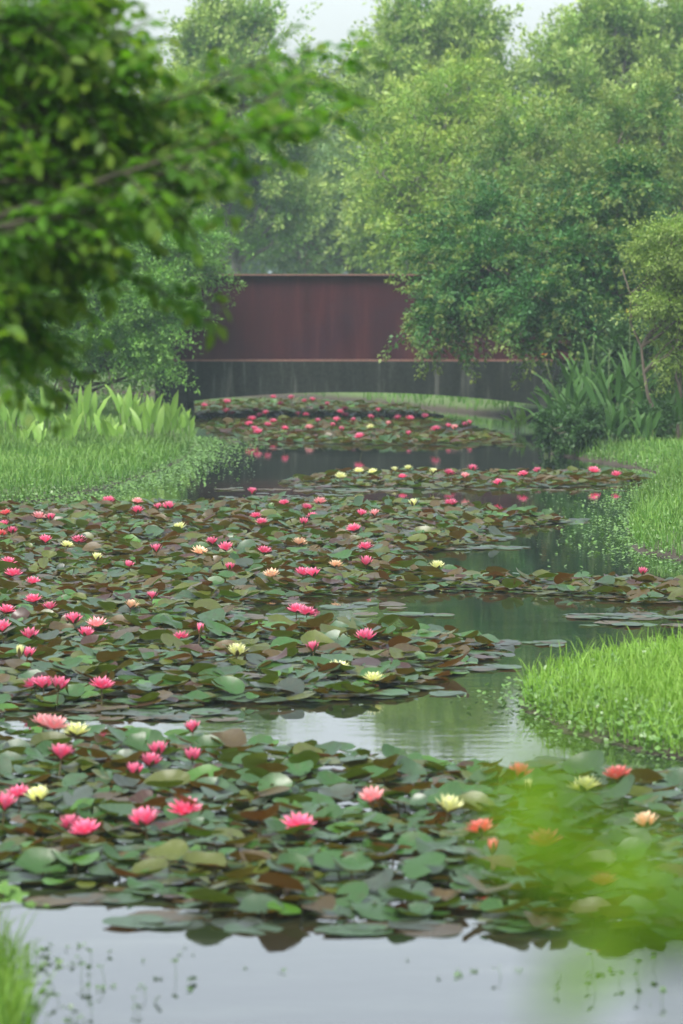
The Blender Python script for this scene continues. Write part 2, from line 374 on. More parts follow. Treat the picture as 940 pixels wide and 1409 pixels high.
# ---- shrubs by the bridge
tree('arching_shrub', (4.3, 57.5), [LB(700, 330, 58, 110, 42), LB(660, 370, 57, 65, 30), LB(775, 365, 57, 100, 36), LB(625, 405, 57, 48, 18), LB(860, 340, 58, 90, 55), LB(735, 410, 56.5, 80, 18), LB(850, 415, 57, 70, 30), LB(612, 365, 57.5, 34, 14), LB(730, 300, 58, 90, 35), LB(850, 285, 58, 80, 50), LB(600, 435, 57, 20, 7)],
     L_DARK, 'large dark green arching shrub drooping over the right end of the bridge', 'shrub', n=1250, length=.75, per=95, leaf=.068, wid=.6, updir=.08, droop=.30, flat=.93, spread=.17, trunk_r=.07, trunks=4, inner=.25, up=1.1)
tree('rounded_shrub', (4.4, 50), [LB(930, 350, 50, 50, 45), LB(960, 420, 50, 80, 60), LB(920, 410, 50, 38, 45), LB(985, 330, 50, 60, 60), LB(940, 470, 50, 35, 25)],
     L_EDGE, 'pale yellow-green bushy shrub at the right edge of the picture', 'shrub', n=1000, length=.45, per=60, leaf=.045, wid=.55, updir=.2, droop=.35, flat=.4, spread=.3, trunk_r=.05, trunks=3)
tree('leafy_shrub', (-3.4, 61), [LB(200, 350, 61, 80, 45), LB(215, 342, 60.5, 45, 28), LB(150, 400, 61, 80, 50), LB(195, 390, 60.5, 42, 26), LB(100, 360, 61, 80, 60), LB(262, 330, 61, 28, 14)],
     L_SHRUB, 'feathery green shrub covering the left end of the bridge girder', 'shrub', group='shrubs at the left end of the bridge', n=2100, length=.6, per=46, leaf=.06, wid=.45, updir=.4, droop=.3, flat=.5, spread=.18, trunk_r=.05, trunks=4)
tree('leafy_shrub', (-4.2, 57.5), [LB(110, 420, 57, 70, 45), LB(190, 430, 57, 50, 40), LB(60, 470, 57, 80, 50), LB(150, 480, 57, 70, 35), LB(200, 462, 57, 28, 28), LB(0, 420, 57, 80, 60), LB(205, 500, 57, 26, 24)],
     L_SHRUB, 'light green shrub with feathery sprays behind the left canna bed', 'shrub', group='shrubs at the left end of the bridge', n=1900, length=.6, per=46, leaf=.06, wid=.45, updir=.45, droop=.3, flat=.4, spread=.18, trunk_r=.045, trunks=5)

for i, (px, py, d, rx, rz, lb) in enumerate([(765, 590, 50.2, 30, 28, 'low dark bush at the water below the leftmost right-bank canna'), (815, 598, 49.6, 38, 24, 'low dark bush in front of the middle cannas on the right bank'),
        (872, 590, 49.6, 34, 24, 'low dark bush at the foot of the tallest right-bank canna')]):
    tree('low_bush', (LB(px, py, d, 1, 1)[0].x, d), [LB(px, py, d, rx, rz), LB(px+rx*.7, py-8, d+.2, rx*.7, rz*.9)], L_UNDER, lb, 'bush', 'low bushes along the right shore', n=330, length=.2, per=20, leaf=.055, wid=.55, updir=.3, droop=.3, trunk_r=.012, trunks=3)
tree('shade_fill_shrub', (5.0, 55.5), [LB(900, 480, 55.5, 70, 60), LB(960, 520, 55.5, 60, 60), LB(850, 500, 56, 60, 40), LB(800, 525, 56.5, 35, 25)],
     L_UNDER, 'added shrub with shade-dark leaves behind the right-bank cannas, beneath the arching shrub', 'shrub', n=1100, length=.35, per=36, leaf=.07, wid=.5, updir=.2, droop=.3, trunk_r=.04, trunks=4)  # shrub added to fill the dark void below the arching shrub

# ------------------------------------------------------------------ rusty bridge
m, n, l, b, out = new_mat('rusty_steel'); RUST = m
fa = noise(n, l, 3.0, 4, stretch=(1.6, 1, .14)); fb = noise(n, l, 40, 6); fc = noise(n, l, .9, 3)
c1 = ramp(n, l, fa, [(.35, (.015, .0025, .005)), (.55, (.030, .005, .008)), (.70, (.065, .018, .017))])
c2 = mixc(n, l, .35, c1, ramp(n, l, fb, [(.3, (.012, .004, .006)), (.7, (.042, .012, .012))]))
l.new(mixc(n, l, .35, c2, ramp(n, l, fc, [(.4, (.014, .004, .012)), (.6, (.036, .006, .008))])), b.inputs['Base Color'])
b.inputs['Roughness'].default_value = .75; b.inputs['Specular IOR Level'].default_value = .15; bump(n, l, b, fb, .3, .004)
m, n, l, b, out = new_mat('skylit_rust'); RUST_LIT = m  # flange rust, paled to put sky light into the colour
fb = noise(n, l, 30, 6)
l.new(ramp(n, l, fb, [(.3, (.08, .035, .025)), (.7, (.16, .08, .055))]), b.inputs['Base Color']); b.inputs['Roughness'].default_value = .7
m, n, l, b, out = new_mat('stained_concrete'); CONC = m
fa = noise(n, l, 5.5, 5, stretch=(1.5, 1, .16)); fb = noise(n, l, 18, 6)
c1 = ramp(n, l, fa, [(.36, (.004, .006, .005)), (.56, (.013, .016, .013)), (.74, (.085, .09, .078))])
l.new(mixc(n, l, .3, c1, ramp(n, l, fb, [(.3, (.007, .01, .007)), (.7, (.045, .05, .04))])), b.inputs['Base Color'])
b.inputs['Roughness'].default_value = .9; b.inputs['Specular IOR Level'].default_value = .1; bump(n, l, b, fb, .5, .01)
def boxes(name, bl, mat):
    V, Fc = [], []
    for x0, x1, y0, y1, z0, z1 in bl:
        o = len(V); V += [(x, y, z) for z in (z0, z1) for y in (y0, y1) for x in (x0, x1)]
        Fc += [(o, o+2, o+3, o+1), (o+4, o+5, o+7, o+6), (o, o+1, o+5, o+4), (o+2, o+6, o+7, o+3), (o, o+4, o+6, o+2), (o+1, o+3, o+7, o+5)]
    return mesh(name, V, Fc, mat)
BY = 62.0
br = empty('footbridge', (1.0, BY, 0)); tag(br, 'low bridge with rust-brown steel parapet on a stained concrete arch', 'bridge')
zt = atd(470, 377, BY).z; zb = atd(470, 497, BY).z
x0, x1 = atd(175, 400, BY).x, atd(1010, 400, BY).x
X = lambda px: atd(px, 500, BY).x
for yy, s in ((BY, 1), (BY+2.6, -1)):
    bl = [(x0-1, x1-1, yy-.01, yy+.01, zb+.03, zt-.025)]
    gd = link('girder', boxes('girder', bl, RUST), br)
    o = link('flange', boxes('flange', [(x0-1.02, x1-.98, yy-.11, yy+.11, zt-.025, zt)], RUST_LIT), gd)
    o = link('flange', boxes('flange', [(x0-1.02, x1-.98, yy-.11, yy+.11, zb, zb+.03)], RUST_LIT), gd)
    st = [(q-.008, q+.008, yy-.035 if s > 0 else yy+.0125, yy-.0125 if s > 0 else yy+.035, zb+.033, zt-.028) for q in [x0-1+.95+k*1.93 for k in range(5)]]
    for q in st: link('stiffener', boxes('stiffener', [q], RUST), gd)
# arch soffit concrete
N = 40; V = []; Fc = []
zc = zb-.004; y0, y1 = BY-.16, BY+2.76; ya = X(258); yb = X(790)
for i in range(N+1):
    x = ya+(yb-ya)*i/N; px = topix(x, BY, .4)[0]
    u = (px-480)/255.; zz = atd(480, 539.5+17*u*u, BY-.1).z
    for y in (y0, y1):
        V += [(x-1, y, zz), (x-1, y, zc)]
for i in range(N):
    o = i*4
    Fc += [(o, o+4, o+5, o+1), (o+2, o+3, o+7, o+6), (o, o+2, o+6, o+4), (o+1, o+5, o+7, o+3)]
Fc += [(0, 1, 3, 2), (N*4, N*4+2, N*4+3, N*4+1)]
link('arch', mesh('arch', V, Fc, CONC), br)
link('abutment', boxes('abutment', [(X(214)-1, ya-1.002, y0-.1, y1+.1, -.5, zc-.002)], CONC), br)
link('abutment', boxes('abutment', [(yb-1+.002, yb+.2, y0-.1, y1+.1, -.5, zc-.002)], CONC), br)
link('deck', boxes('deck', [(x0-3, x1+1, BY+.13, BY+2.47, zc+.006, zc+.12)], CONC), br)
for o in br.children_recursive:
    if o.parent == br: o.location.y = -BY

# ------------------------------------------------------------------ near leafy tree on the left (out of focus boughs)
def near_tree():
    bx, by = -2.5, 10.6; bz = float(hgt(bx, by))-.05
    root = empty('overhanging_tree', (bx, by, bz)); tag(root, 'blurred leafy boughs of a near tree reaching in from the upper left', 'tree')
    B = Vector((bx, by, bz)); tb = TB()
    tr = wobble((0, 0, 0), (.35, .1, 3.9), 8, .03); tb.tube(tr, [.10*(1-.07*i) for i in range(9)], 10)
    ends = []   # picture ends of limbs (px,py,dist), start height on the trunk, number of side twigs, leafiness
    limbs = [((475, 95), (-40, 330), 10.8, 24, .7), ((450, 150), (-40, 350), 10.6, 18, .6), ((375, 80), (-40, 280), 11.0, 18, .7), ((430, 70), (-30, 250), 11.4, 14, .5), ((395, 170), (-60, 320), 10.4, 19, .8), ((305, 235), (-60, 350), 10.9, 18, .8), ((290, 120), (-60, 260), 10.7, 15, .8), ((250, 200), (-60, 300), 11.2, 15, .8), ((255, 300), (-60, 360), 10.7, 18, .8),
             ((165, 60), (-80, 140), 11.0, 14, 1), ((180, 110), (-80, 200), 10.6, 20, 1), ((95, 30), (-80, 90), 11.3, 16, 1), ((30, 445), (-90, 420), 10.6, 16, 1),
             ((100, 350), (-90, 370), 11.2, 18, 1), ((180, 210), (-90, 240), 11.3, 18, .9), ((150, 290), (-90, 330), 10.3, 18, .9), ((60, 200), (-90, 230), 10.8, 20, 1), ((80, 300), (-90, 300), 11.0, 20, 1),
             ((30, 100), (-90, 110), 10.9, 18, 1), ((50, 480), (-90, 430), 10.9, 8, .7), ((130, 240), (-90, 270), 10.5, 14, .9), ((60, 130), (-90, 150), 11.2, 20, 1), ((110, 80), (-90, 120), 10.8, 18, 1), ((120, 170), (-90, 170), 11.1, 20, 1), ((200, 150), (-60, 200), 11.0, 18, 1), ((120, 5), (-80, 40), 10.8, 14, 1), ((235, 410), (60, 340), 11.1, 7, .4), ((10, 495), (-90, 440), 10.9, 12, .9), ((70, 40), (-90, 20), 10.5, 16, 1)]
    OO, DD, LL = [], [], []
    for (e, s, d, k, lf) in limbs:
        E = atd(e[0], e[1], d); Sx = atd(s[0], s[1], d)
        # the limb leaves the trunk at the height of its start
        zz = min(max(Sx.z-bz-.25, .6), 3.7); q = min(range(9), key=lambda i: abs(tr[i].z-zz))
        pts = [tr[q]]+[p-B for p in wobble(Sx, E, 7, .035, .02)]
        tb.tube(pts, [.03, .012, .010, .008, .007, .005, .004, .003, .002], 6)
        fine = [Vector(pts[1+min(6, int(t*7))]).lerp(Vector(pts[2+min(6, int(t*7))]), (t*7) % 1) for t in np.linspace(.02, .98, k)]
        ax = (E-Sx).normalized()
        for j, p in enumerate(fine):
            tt = j/k
            for rep in range(3 if lf >= 1 else 1):
                dr = Vector((random.uniform(-.2, 1), random.uniform(-1, 1), random.uniform(-.75, .75)))
                dr = (dr.normalized()+ax*.6).normalized(); ln = random.uniform(.14, .42)*(1.1-.7*tt)
                OO.append(p); DD.append(dr); LL.append(ln)
                tb.tube([p, p+dr*ln*.5, p+dr*ln-Vector((0, 0, .15*ln))], [.003, .002, .001], 4)
        OO.append(fine[-1]); DD.append(ax); LL.append(.15)
    OO = np.array([tuple(p) for p in OO]); DD = np.array([tuple(p) for p in DD]); LL = np.array(LL)
    N = len(OO); parts = []
    # leaves: ovate, six vertices, in two ranks, hanging a little
    per = 12; t = np.tile(np.linspace(.12, 1, per), (N, 1))+rng.uniform(-.03, .03, (N, per))
    P = OO[:, None]+DD[:, None]*(LL[:, None, None]*t[..., None]); P[..., 2] -= .15*LL[:, None]*t**2
    T = np.broadcast_to(DD[:, None], P.shape)
    upv = nrm(np.array([0, 0, 1.])+rng.normal(size=(N, 1, 3))*.3); side = nrm(np.cross(T, np.broadcast_to(upv, P.shape)))
    sg = np.where(np.arange(per) % 2, 1, -1)[None, :, None]
    ld = nrm(side*sg*.9+T*.6+rng.normal(size=P.shape)*.28+np.array([0, 0, -.45]))
    nn = rng.normal(size=P.shape)*.35+np.array([0, 0, 1.]); sd_ = nrm(np.cross(ld, nn)); nn = nrm(np.cross(sd_, ld))
    ll = rng.uniform(.034, .068, (N, per, 1)); P = P+ld*.006
    v = np.stack([P, P+ld*ll*.33+sd_*ll*.27+nn*ll*.05, P+ld*ll*.7+sd_*ll*.2+nn*ll*.02, P+ld*ll-nn*ll*.1, P+ld*ll*.7-sd_*ll*.2+nn*ll*.02, P+ld*ll*.33-sd_*ll*.27+nn*ll*.05], 2).reshape(-1, 3)
    f = np.arange(len(v)).reshape(-1, 6)
    A = np.ones((N, per, 6, 4)); A[..., 0] = rng.uniform(0, 1, (N, per, 1)); A[..., 1] = t[..., None]**2; A[..., 2] = np.clip(rng.normal(.5, .22, (N, 1, 1)), 0, 1)
    link('trunk', tb.me('trunk', BARKD), root)
    link('crown', mesh('crown', v, f, L_NEAR, False, A.reshape(-1, 4)), root)
near_tree()

# ------------------------------------------------------------------ near weed, strongly out of focus at lower right
def near_weed(x, y, tipz, label, seed, k=9, size=.055):
    r = random.Random(seed); bz = float(hgt(x, y))-.03
    root = empty('leafy_weed', (x, y, bz)); tag(root, label, 'plant', 'weeds on the bank below the camera')
    tb = TB(); hgt_ = tipz-bz
    pts = [Vector((math.sin(i*.7+seed)*.008, math.cos(i*.9)*.008, hgt_*i/8)) for i in range(9)]
    tb.tube(pts, [.0045-.0003*i for i in range(9)], 7)
    link('stem', tb.me('stem', STEM), root)
    V, Fc, A = [], [], []
    for i in range(k):
        z = hgt_-.004-.0052*i; a = i*2.4+seed; L = size*(.7+.5*min(1, i/3))*(1 if i < 9 else .7)*r.uniform(.85, 1.15)
        d = Vector((math.cos(a), math.sin(a), r.uniform(.2, .9))).normalized(); s = Vector((-math.sin(a), math.cos(a), r.uniform(-.7, .7))).normalized(); nn = d.cross(s)
        o = len(V); p0 = Vector((0, 0, z))
        rows = 7
        for q in range(rows):
            t = q/(rows-1); wd = L*.36*math.sin(PI*min(1, t*.93+.05))**.8; c = p0+d*L*t+Vector((0, 0, -.8*L*t*t))
            for e in (-1, 0, 1): V.append(tuple(c+s*wd*e+nn*(-.12*wd*abs(e)))); A.append((r.random()*.3+.4, t, .5, 1))
        for q in range(rows-1):
            for e in (0, 1): b0 = o+q*3+e; Fc.append((b0, b0+1, b0+4, b0+3))
    link('leaves', mesh('leaves', V, Fc, L_WEED, True, A), root)
L_WEED = leaf_mat('weed_leaves', (.075, .16, .004), (.10, .20, .006), trans=.4, spec=.1, rough=.7)
near_weed(.076, 1.32, 2.142, 'bright green leafy weed blurred close to the camera at lower right', 1, 11, .036)
near_weed(.12, 1.45, 2.085, 'shorter blurred weed at the lower right corner of the picture', 2, 9, .045)

# ------------------------------------------------------------------ grass
def pts_on(n, x0, x1, y0, y1, dmin=0.0, dmax=99., dens=None):
    out = []; tot = 0
    while tot < n:
        x = rng.uniform(x0, x1, n*2); y = rng.uniform(y0, y1, n*2); d = sdist(x, y)
        k = (d > dmin) & (d < dmax)
        if dens is not None: k &= rng.uniform(0, 1, len(x)) < dens(x, y, d)
        out.append(np.stack([x[k], y[k]], 1)); tot += k.sum()
        if len(out) > 60: break
    P = np.concatenate(out)[:n]; return np.column_stack([P, np.maximum(hgt(P[:, 0], P[:, 1]), -.02)])
def blades(P, h, wd, lean=.35):
    n = len(P); a = rng.uniform(0, 2*PI, n); h = np.broadcast_to(h, n)*rng.uniform(.45, 1.2, n)
    # tufts: blades lean with their neighbourhood
    ld = np.stack([np.cos(a), np.sin(a), np.zeros(n)], 1)*(lean*rng.uniform(.1, 1.3, n))[:, None]
    face = rng.uniform(-1.1, 1.1, n); s = np.stack([np.cos(face), np.sin(face), np.zeros(n)], 1)*(wd*rng.uniform(.6, 1.3, n))[:, None]*.5
    up = np.array([0, 0, 1.]); H_ = h[:, None]
    m1 = P+up*H_*.45+ld*H_*.22; m2 = P+up*H_*.8+ld*H_*.62; tp = P+up*H_*(1-.25*lean)+ld*H_*1.05
    v = np.stack([P-s, P+s, m1+s*.9, m1-s*.9, m2+s*.6, m2-s*.6, tp], 1)
    o = np.arange(n)[:, None]*7
    q = np.concatenate([o+[0, 1, 2, 3], o+[3, 2, 4, 5], o+[5, 4, 6, 6]], 0)
    A = np.ones((n, 7, 4)); A[..., 0] = rng.uniform(0, 1, (n, 1)); A[..., 1] = [0, 0, .4, .4, .8, .8, 1]
    A[..., 2] = np.clip(.5+.3*np.sin(P[:, 0]*3+P[:, 1])*np.sin(P[:, 1]*2.3)+.25*np.sin(P[:, 0]*1.1-P[:, 1]*.6)+rng.normal(0, .1, n), 0, 1)[:, None]
    v = v.reshape(-1, 3); quads = np.concatenate([o+[0, 1, 2, 3], o+[3, 2, 4, 5]]); 
    tris = (o+[5, 4, 6])
    return v, quads, tris, A.reshape(-1, 4)
def grass_obj(name, groups, mat, label, cat='grass'):
    Vs, Fs, As = [], [], []; o = 0
    for P, h, wd, lean in groups:
        v, q, t, a = blades(P, h, wd, lean); Vs.append(v); As.append(a)
        t4 = np.column_stack([t, t[:, 2]])
        Fs.append(np.concatenate([q, ])+o); Fs.append(('t', t+o)); o += len(v)
    V = np.concatenate(Vs); A = np.concatenate(As)
    me = bpy.data.meshes.new(name)
    Q = np.concatenate([f for f in Fs if not isinstance(f, tuple)]); T = np.concatenate([f[1] for f in Fs if isinstance(f, tuple)])
    me.vertices.add(len(V)); me.vertices.foreach_set('co', V.astype(np.float32).ravel())
    lo = np.concatenate([Q.ravel(), T.ravel()]).astype(np.int32); me.loops.add(len(lo)); me.loops.foreach_set('vertex_index', lo)
    ls = np.concatenate([np.arange(len(Q))*4, len(Q)*4+np.arange(len(T))*3]).astype(np.int32)
    lt = np.concatenate([np.full(len(Q), 4), np.full(len(T), 3)]).astype(np.int32)
    me.polygons.add(len(ls)); me.polygons.foreach_set('loop_start', ls); me.polygons.foreach_set('loop_total', lt); me.update(calc_edges=True)
    at = me.color_attributes.new('var', 'FLOAT_COLOR', 'POINT'); at.data.foreach_set('color', A.astype(np.float32).ravel())
    me.materials.append(mat)
    return tag(link(name, me), label, cat, kind='stuff')
G_BRIGHT = leaf_mat('bright_grass', (.10, .24, .02), (.16, .30, .035), (.24, .36, .07), .5, trans=.4)
G_MID = leaf_mat('bank_grass', (.05, .15, .02), (.095, .215, .03), (.22, .29, .07), .45, trans=.35)
G_WEED = leaf_mat('creeping_weed', (.07, .16, .03), (.13, .24, .06), trans=.25, spec=.5, rough=.35)
spit = lambda x, y, d: np.clip(.35+d, 0, 1)
grass_obj('grass', [(pts_on(24000, .8, 3.6, 17.6, 24.5,   .03, 9, spit), .15, .0055, .6), (pts_on(2000, .8, 3.4, 18.0, 23.5, .02), .23, .006, .5)], G_BRIGHT,
          'tall bright green grass on the low spit at the right')
grass_obj('grass', [(pts_on(34000, -8, -1.2, 37, 62, .03, 6), .22, .010, .6), (pts_on(5000, -7, -1.5, 42, 60, .3, 5), .2, .012, .5)], G_MID, 'pale green grass sloping down the left bank to the pond')
grass_obj('grass', [(pts_on(34000, 2.2, 6, 28, 60, .03, 5), .13, .009, .55), (pts_on(1500, 2.2, 5, 28, 50, .0, .8), .26, .008, .5)], G_MID, 'short green grass on the right bank below the shrubs')
grass_obj('grass', [(pts_on(16000, -14, 12, 64.9, 95, .03, 16), .2, .022, .5)], G_MID, 'hazy grass on the bank seen under the bridge arch')
grass_obj('grass', [(pts_on(3500, -2.0, -.85, 10.6, 13.6, .0, 2), .26, .006, .5)], G_BRIGHT, 'blurred bright grass at the lower left corner of the pond')
grass_obj('grass', [(pts_on(9000, -8, 8, -4, 17.5, .1, 9), .16, .008, .5)], G_MID, 'grass on the near bank around the camera')

# creeping weed and floating leaflets on the shore: small round leaves
def leaflets(P, size, tilt=.4, k=6):
    n = len(P); nn = rng.normal(size=(n, 3))*tilt; nn[:, 2] = 1; nn = nrm(nn)
    a = nrm(np.cross(nn, rng.normal(size=(n, 3)))); b_ = np.cross(nn, a); r = size*rng.uniform(.5, 1.2, (n, 1))
    v = np.stack([P+(a*math.cos(2*PI*i/k)+b_*math.sin(2*PI*i/k))*r*(1 if i else .6) for i in range(k)], 1).reshape(-1, 3)
    A = np.ones((n, k, 4)); A[..., 0] = rng.uniform(0, 1, (n, 1)); A[..., 1] = .3; A[..., 2] = rng.uniform(.2, .9, (n, 1))
    return v, np.arange(n*k).reshape(-1, k), A.reshape(-1, 4)
def shore(n, x0, x1, y0, y1, far, zr):
    out = []; tot = 0
    while tot < n:
        x = rng.uniform(x0, x1, n*3); y = rng.uniform(y0, y1, n*3); d = -sdist(x, y)
        cl = .5+.5*np.sin(x*4.1+1.7*np.sin(y*1.9))*np.sin(y*2.3+x)
        k = (d > -.25) & (rng.uniform(0, 1, len(x)) < np.exp(-np.maximum(d, 0)/far)*(.35+.65*cl))
        out.append(np.stack([x[k], y[k]], 1)); tot += k.sum()
    P = np.concatenate(out)[:n]; z = np.maximum(hgt(P[:, 0], P[:, 1]), 0)+rng.uniform(.004, zr, n)
    return np.column_stack([P, z])
tag(link('floating_weed', mesh('floating_weed', *(lambda t: (t[0], t[1]))(leaflets(shore(9000, -4.6, -1.0, 37.5, 56, .27, .03), .015)), G_WEED, attr=leaflets(np.zeros((9000, 3)), 1)[2])),
    'green floating weed fringing the left bank', 'water weed', kind='stuff')
P = np.concatenate([shore(4200, 1.6, 4.4, 28.5, 46.5, .28, .02), shore(900, .6, 2.8, 17.6, 22, .10, .03)])
v, f, a = leaflets(P, .014)
tag(link('floating_weed', mesh('floating_weed', v, f, G_WEED, attr=a)), 'small green floating leaves along the right shore', 'water weed', kind='stuff')
# ground cover on banks
P = np.concatenate([pts_on(9000, -5, -1.5, 38, 60, .0, 1.0), pts_on(6000, 2.3, 5.5, 30, 58, .0, .9), pts_on(4000, 1, 3.2, 18, 23.5, .0, .5)])
P[:, 2] += rng.uniform(.0, .09, len(P)); v, f, a = leaflets(P, .016, .8)
tag(link('ground_cover', mesh('ground_cover', v, f, G_WEED, attr=a)), 'creeping small-leaved weeds carpeting the pond banks', 'ground cover', kind='stuff')
# sprouting weed in the open water at lower left and right
def sprouts():
    Vs = []; tb = TB(); PL = []
    spots = [(x, y) for x, y in [(150, 1310), (195, 1320), (265, 1310), (195, 1357), (265, 1345), (217, 1345), (138, 1357), (155, 1355), (58, 1360), (75, 1365), (80, 1320), (95, 1385), (105, 1400), (118, 1355),
             (560, 1318), (685, 1330), (715, 1336), (630, 1333), (770, 1338), (240, 1322), (120, 1330), (60, 1330), (40, 1345), (35, 1375), (65, 1395), (50, 1310), (35, 1300), (30, 1330), (895, 1380), (910, 1360), (840, 1330)]]
    spots += [(random.gauss(60, 50), random.uniform(1290, 1405)) for _ in range(34)]+[(random.uniform(560, 940), random.gauss(1335, 14)) for _ in range(12)]+[(random.uniform(100, 400), random.uniform(1300, 1400)) for _ in range(8)]
    for px, py in spots:
        h = random.choice([.006, .01, .02, .035, .05])*random.uniform(.7, 1.2); p = onz(px, py, h); b0 = Vector((p.x+random.uniform(-.02, .02), p.y, -.02))
        tb.tube([b0, b0.lerp(p, .6)+Vector((.004, 0, 0)), p], [.0014, .0012, .001], 4)
        for k in range(random.randint(2, 5)): PL.append((p.x+random.uniform(-.012, .012), p.y+random.uniform(-.012, .012), h+random.uniform(-.012, .004)))
    v, f, a = leaflets(np.array(PL), .0095, .7)
    o = len(v); V = np.concatenate([v, np.array(tb.V)]); A = np.concatenate([a, np.full((len(tb.V), 4), .4)])
    fl = [tuple(q) for q in f.tolist()]+[tuple(i+o for i in q) for q in tb.F]
    tag(link('water_sprouts', mesh('water_sprouts', V, fl, G_WEED, attr=A)), 'tiny weed sprouts poking out of the open water in the foreground', 'water weed', kind='stuff')
sprouts()

# lobed sprig at left edge above the near water
def sprig():
    b0 = onz(-25, 1300, 0); root = empty('lobed_weed', (b0.x, b0.y, 0)); tag(root, 'lobed pale green weed leaning over the water at the left edge', 'plant')
    tb = TB(); V, Fc, A = [], [], []
    for (px, py, s) in [(20, 1232, .05), (42, 1244, .022), (4, 1222, .045), (-12, 1240, .05), (64, 1246, .012)]:
        e = onz(px, py, .3-.0*s); e = atd(px, py, b0.y)-b0
        tb.tube([Vector((0, 0, -.02)), e*.5+Vector((-.04, 0, .06)), e], [.003, .002, .001], 5)
        o = len(V); V.append(tuple(e)); A.append((.5, .2, .5, 1)); K = 20
        for i in range(K):
            a = 2*PI*i/K; r = s*(1 if i % 4 < 2 else .62)
            V.append(tuple(e+Vector((math.cos(a)*r, math.sin(a)*r*.6, math.sin(a)*r*.5)))); A.append((random.random(), .6, .7, 1))
        for i in range(K): Fc.append((o, o+1+i, o+1+(i+1) % K))
    link('stem', tb.me('stem', STEM), root); link('leaves', mesh('leaves', V, Fc, G_MID, False, A), root)
sprig()

# ------------------------------------------------------------------ canna plants
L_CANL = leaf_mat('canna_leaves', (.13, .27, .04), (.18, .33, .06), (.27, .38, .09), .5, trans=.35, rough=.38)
L_CAND = leaf_mat('shaded_canna_leaves', (.03, .085, .022), (.05, .125, .028), (.10, .2, .04), .4, trans=.3, rough=.55, spec=.2)  # right-bank cannas: their shadow is put into the leaf colour
m, n, l, b, out = new_mat('yellow_petal'); YEL = m; b.inputs['Base Color'].default_value = (.75, .5, .03, 1); b.inputs['Roughness'].default_value = .5
m, n, l, b, out = new_mat('orange_petal'); ORG = m; b.inputs['Base Color'].default_value = (.7, .3, .05, 1); b.inputs['Roughness'].default_value = .5
def canna(px, py, d, hgt_m, label, mat, nl=9, flower=None, group=None, seed=0, wide=.11, spread=.35):
    r = random.Random(seed*31+7); c = atd(px, py, d); x, y = c.x, c.y; bz = float(max(hgt(x, y), -.05))-.04
    root = empty('canna', (x, y, bz)); tag(root, label, 'canna plant', group)
    V, Fc, A = [], [], []; tb = TB()
    for i in range(nl):
        a = i*2.4+seed; bx = Vector((r.uniform(-.13, .13), r.uniform(-.12, .12), 0)); Ls = hgt_m*r.uniform(.18, .5); ln = hgt_m*r.uniform(.45, .62)
        out_ = Vector((math.cos(a), math.sin(a)*.8, 0)); lean = r.uniform(.1, spread)
        p0 = bx+Vector((0, 0, Ls))+out_*lean*Ls*.3; tb.tube([bx, bx.lerp(p0, .5), p0], [.010, .008, .006], 6)
        fc = r.uniform(-.9, .9); s = Vector((math.cos(fc), math.sin(fc), 0)); wd = wide*r.uniform(.6, 1.1)*.5; o = len(V); rows = 9; rv = r.random(); rb = r.uniform(.2, .8)
        for q in range(rows):
            t = q/(rows-1); w_ = wd*(math.sin(PI*(t*.92+.06))**.75)*(1-.25*t); dn = out_*lean*(t+.8*t*t)+Vector((0, 0, 1-lean*t*t*.7))
            cpt = p0+Vector((out_.x*ln*lean*(.4*t+t*t), out_.y*ln*lean*(.4*t+t*t), ln*(t-.5*lean*t*t)))
            fold = out_*(-.25*w_)
            for e in (-1, -.5, 0, .5, 1): V.append(tuple(cpt+s*w_*e-fold*abs(e)+Vector((0, 0, .012*math.sin(t*14+e*3))))); A.append((rv, t, rb, 1))
        for q in range(rows-1):
            for e in range(4): k0 = o+q*5+e; Fc.append((k0, k0+1, k0+6, k0+5))
    link('stem', tb.me('stem', STEM), root); link('leaves', mesh('leaves', V, Fc, mat, True, A), root)
    if flower:
        fx, fz, mt = flower; t2 = TB(); tip = Vector((fx, -.05, fz)); t2.tube([Vector((0, 0, .1)), tip*.6, tip], [.007, .006, .005], 5)
        sk = link('flower_stalk', t2.me('flower_stalk', STEM), root)
        if mt:
            V, Fc, A = [], [], []
            for i in range(8):
                a = i*2.4; dd = Vector((math.cos(a), math.sin(a), r.uniform(.1, .9))).normalized(); s = Vector((-math.sin(a), math.cos(a), 0)); o = len(V); L = .075
                for t, w_ in ((0, .008), (.4, .022), (.75, .02), (1, .004)): 
                    cc = tip+dd*L*t+Vector((0, 0, -.02*t*t)); V += [tuple(cc-s*w_), tuple(cc+s*w_)]
                for q in range(3): Fc.append((o+q*2, o+q*2+1, o+q*2+3, o+q*2+2))
            link('flower', mesh('flower', V, Fc, mt, True), root)
    return root
gl = 'cannas along the left bank'
for i, (px, d, hh, lb) in enumerate([(20, 53, .95, 'leftmost pale green canna on the left bank'), (62, 54.5, 1.05, 'second canna from the left on the left bank'), (95, 52, .8, 'low third canna from the left on the left bank'),
        (118, 55, 1.0, 'fourth canna from the left, middle of the left bank clump'), (150, 53, .7, 'short fifth canna from the left on the left bank'), (178, 55.5, .95, 'sixth canna from the left on the left bank'),
        (205, 54, .95, 'third canna from the pond edge on the left bank'), (228, 55, .98, 'bright upright canna, second from the pond edge on the left bank'), (250, 56.5, .72, 'canna at the pond edge against the left abutment'),
        (-30, 54, .95, 'canna just outside the left edge of the picture'), (40, 51, .6, 'small low canna in front of the leftmost cannas')]):
    canna(px, 500, d-4, hh*.8, lb, L_CANL, 10, None, gl, i)
gr = 'cannas along the right bank'
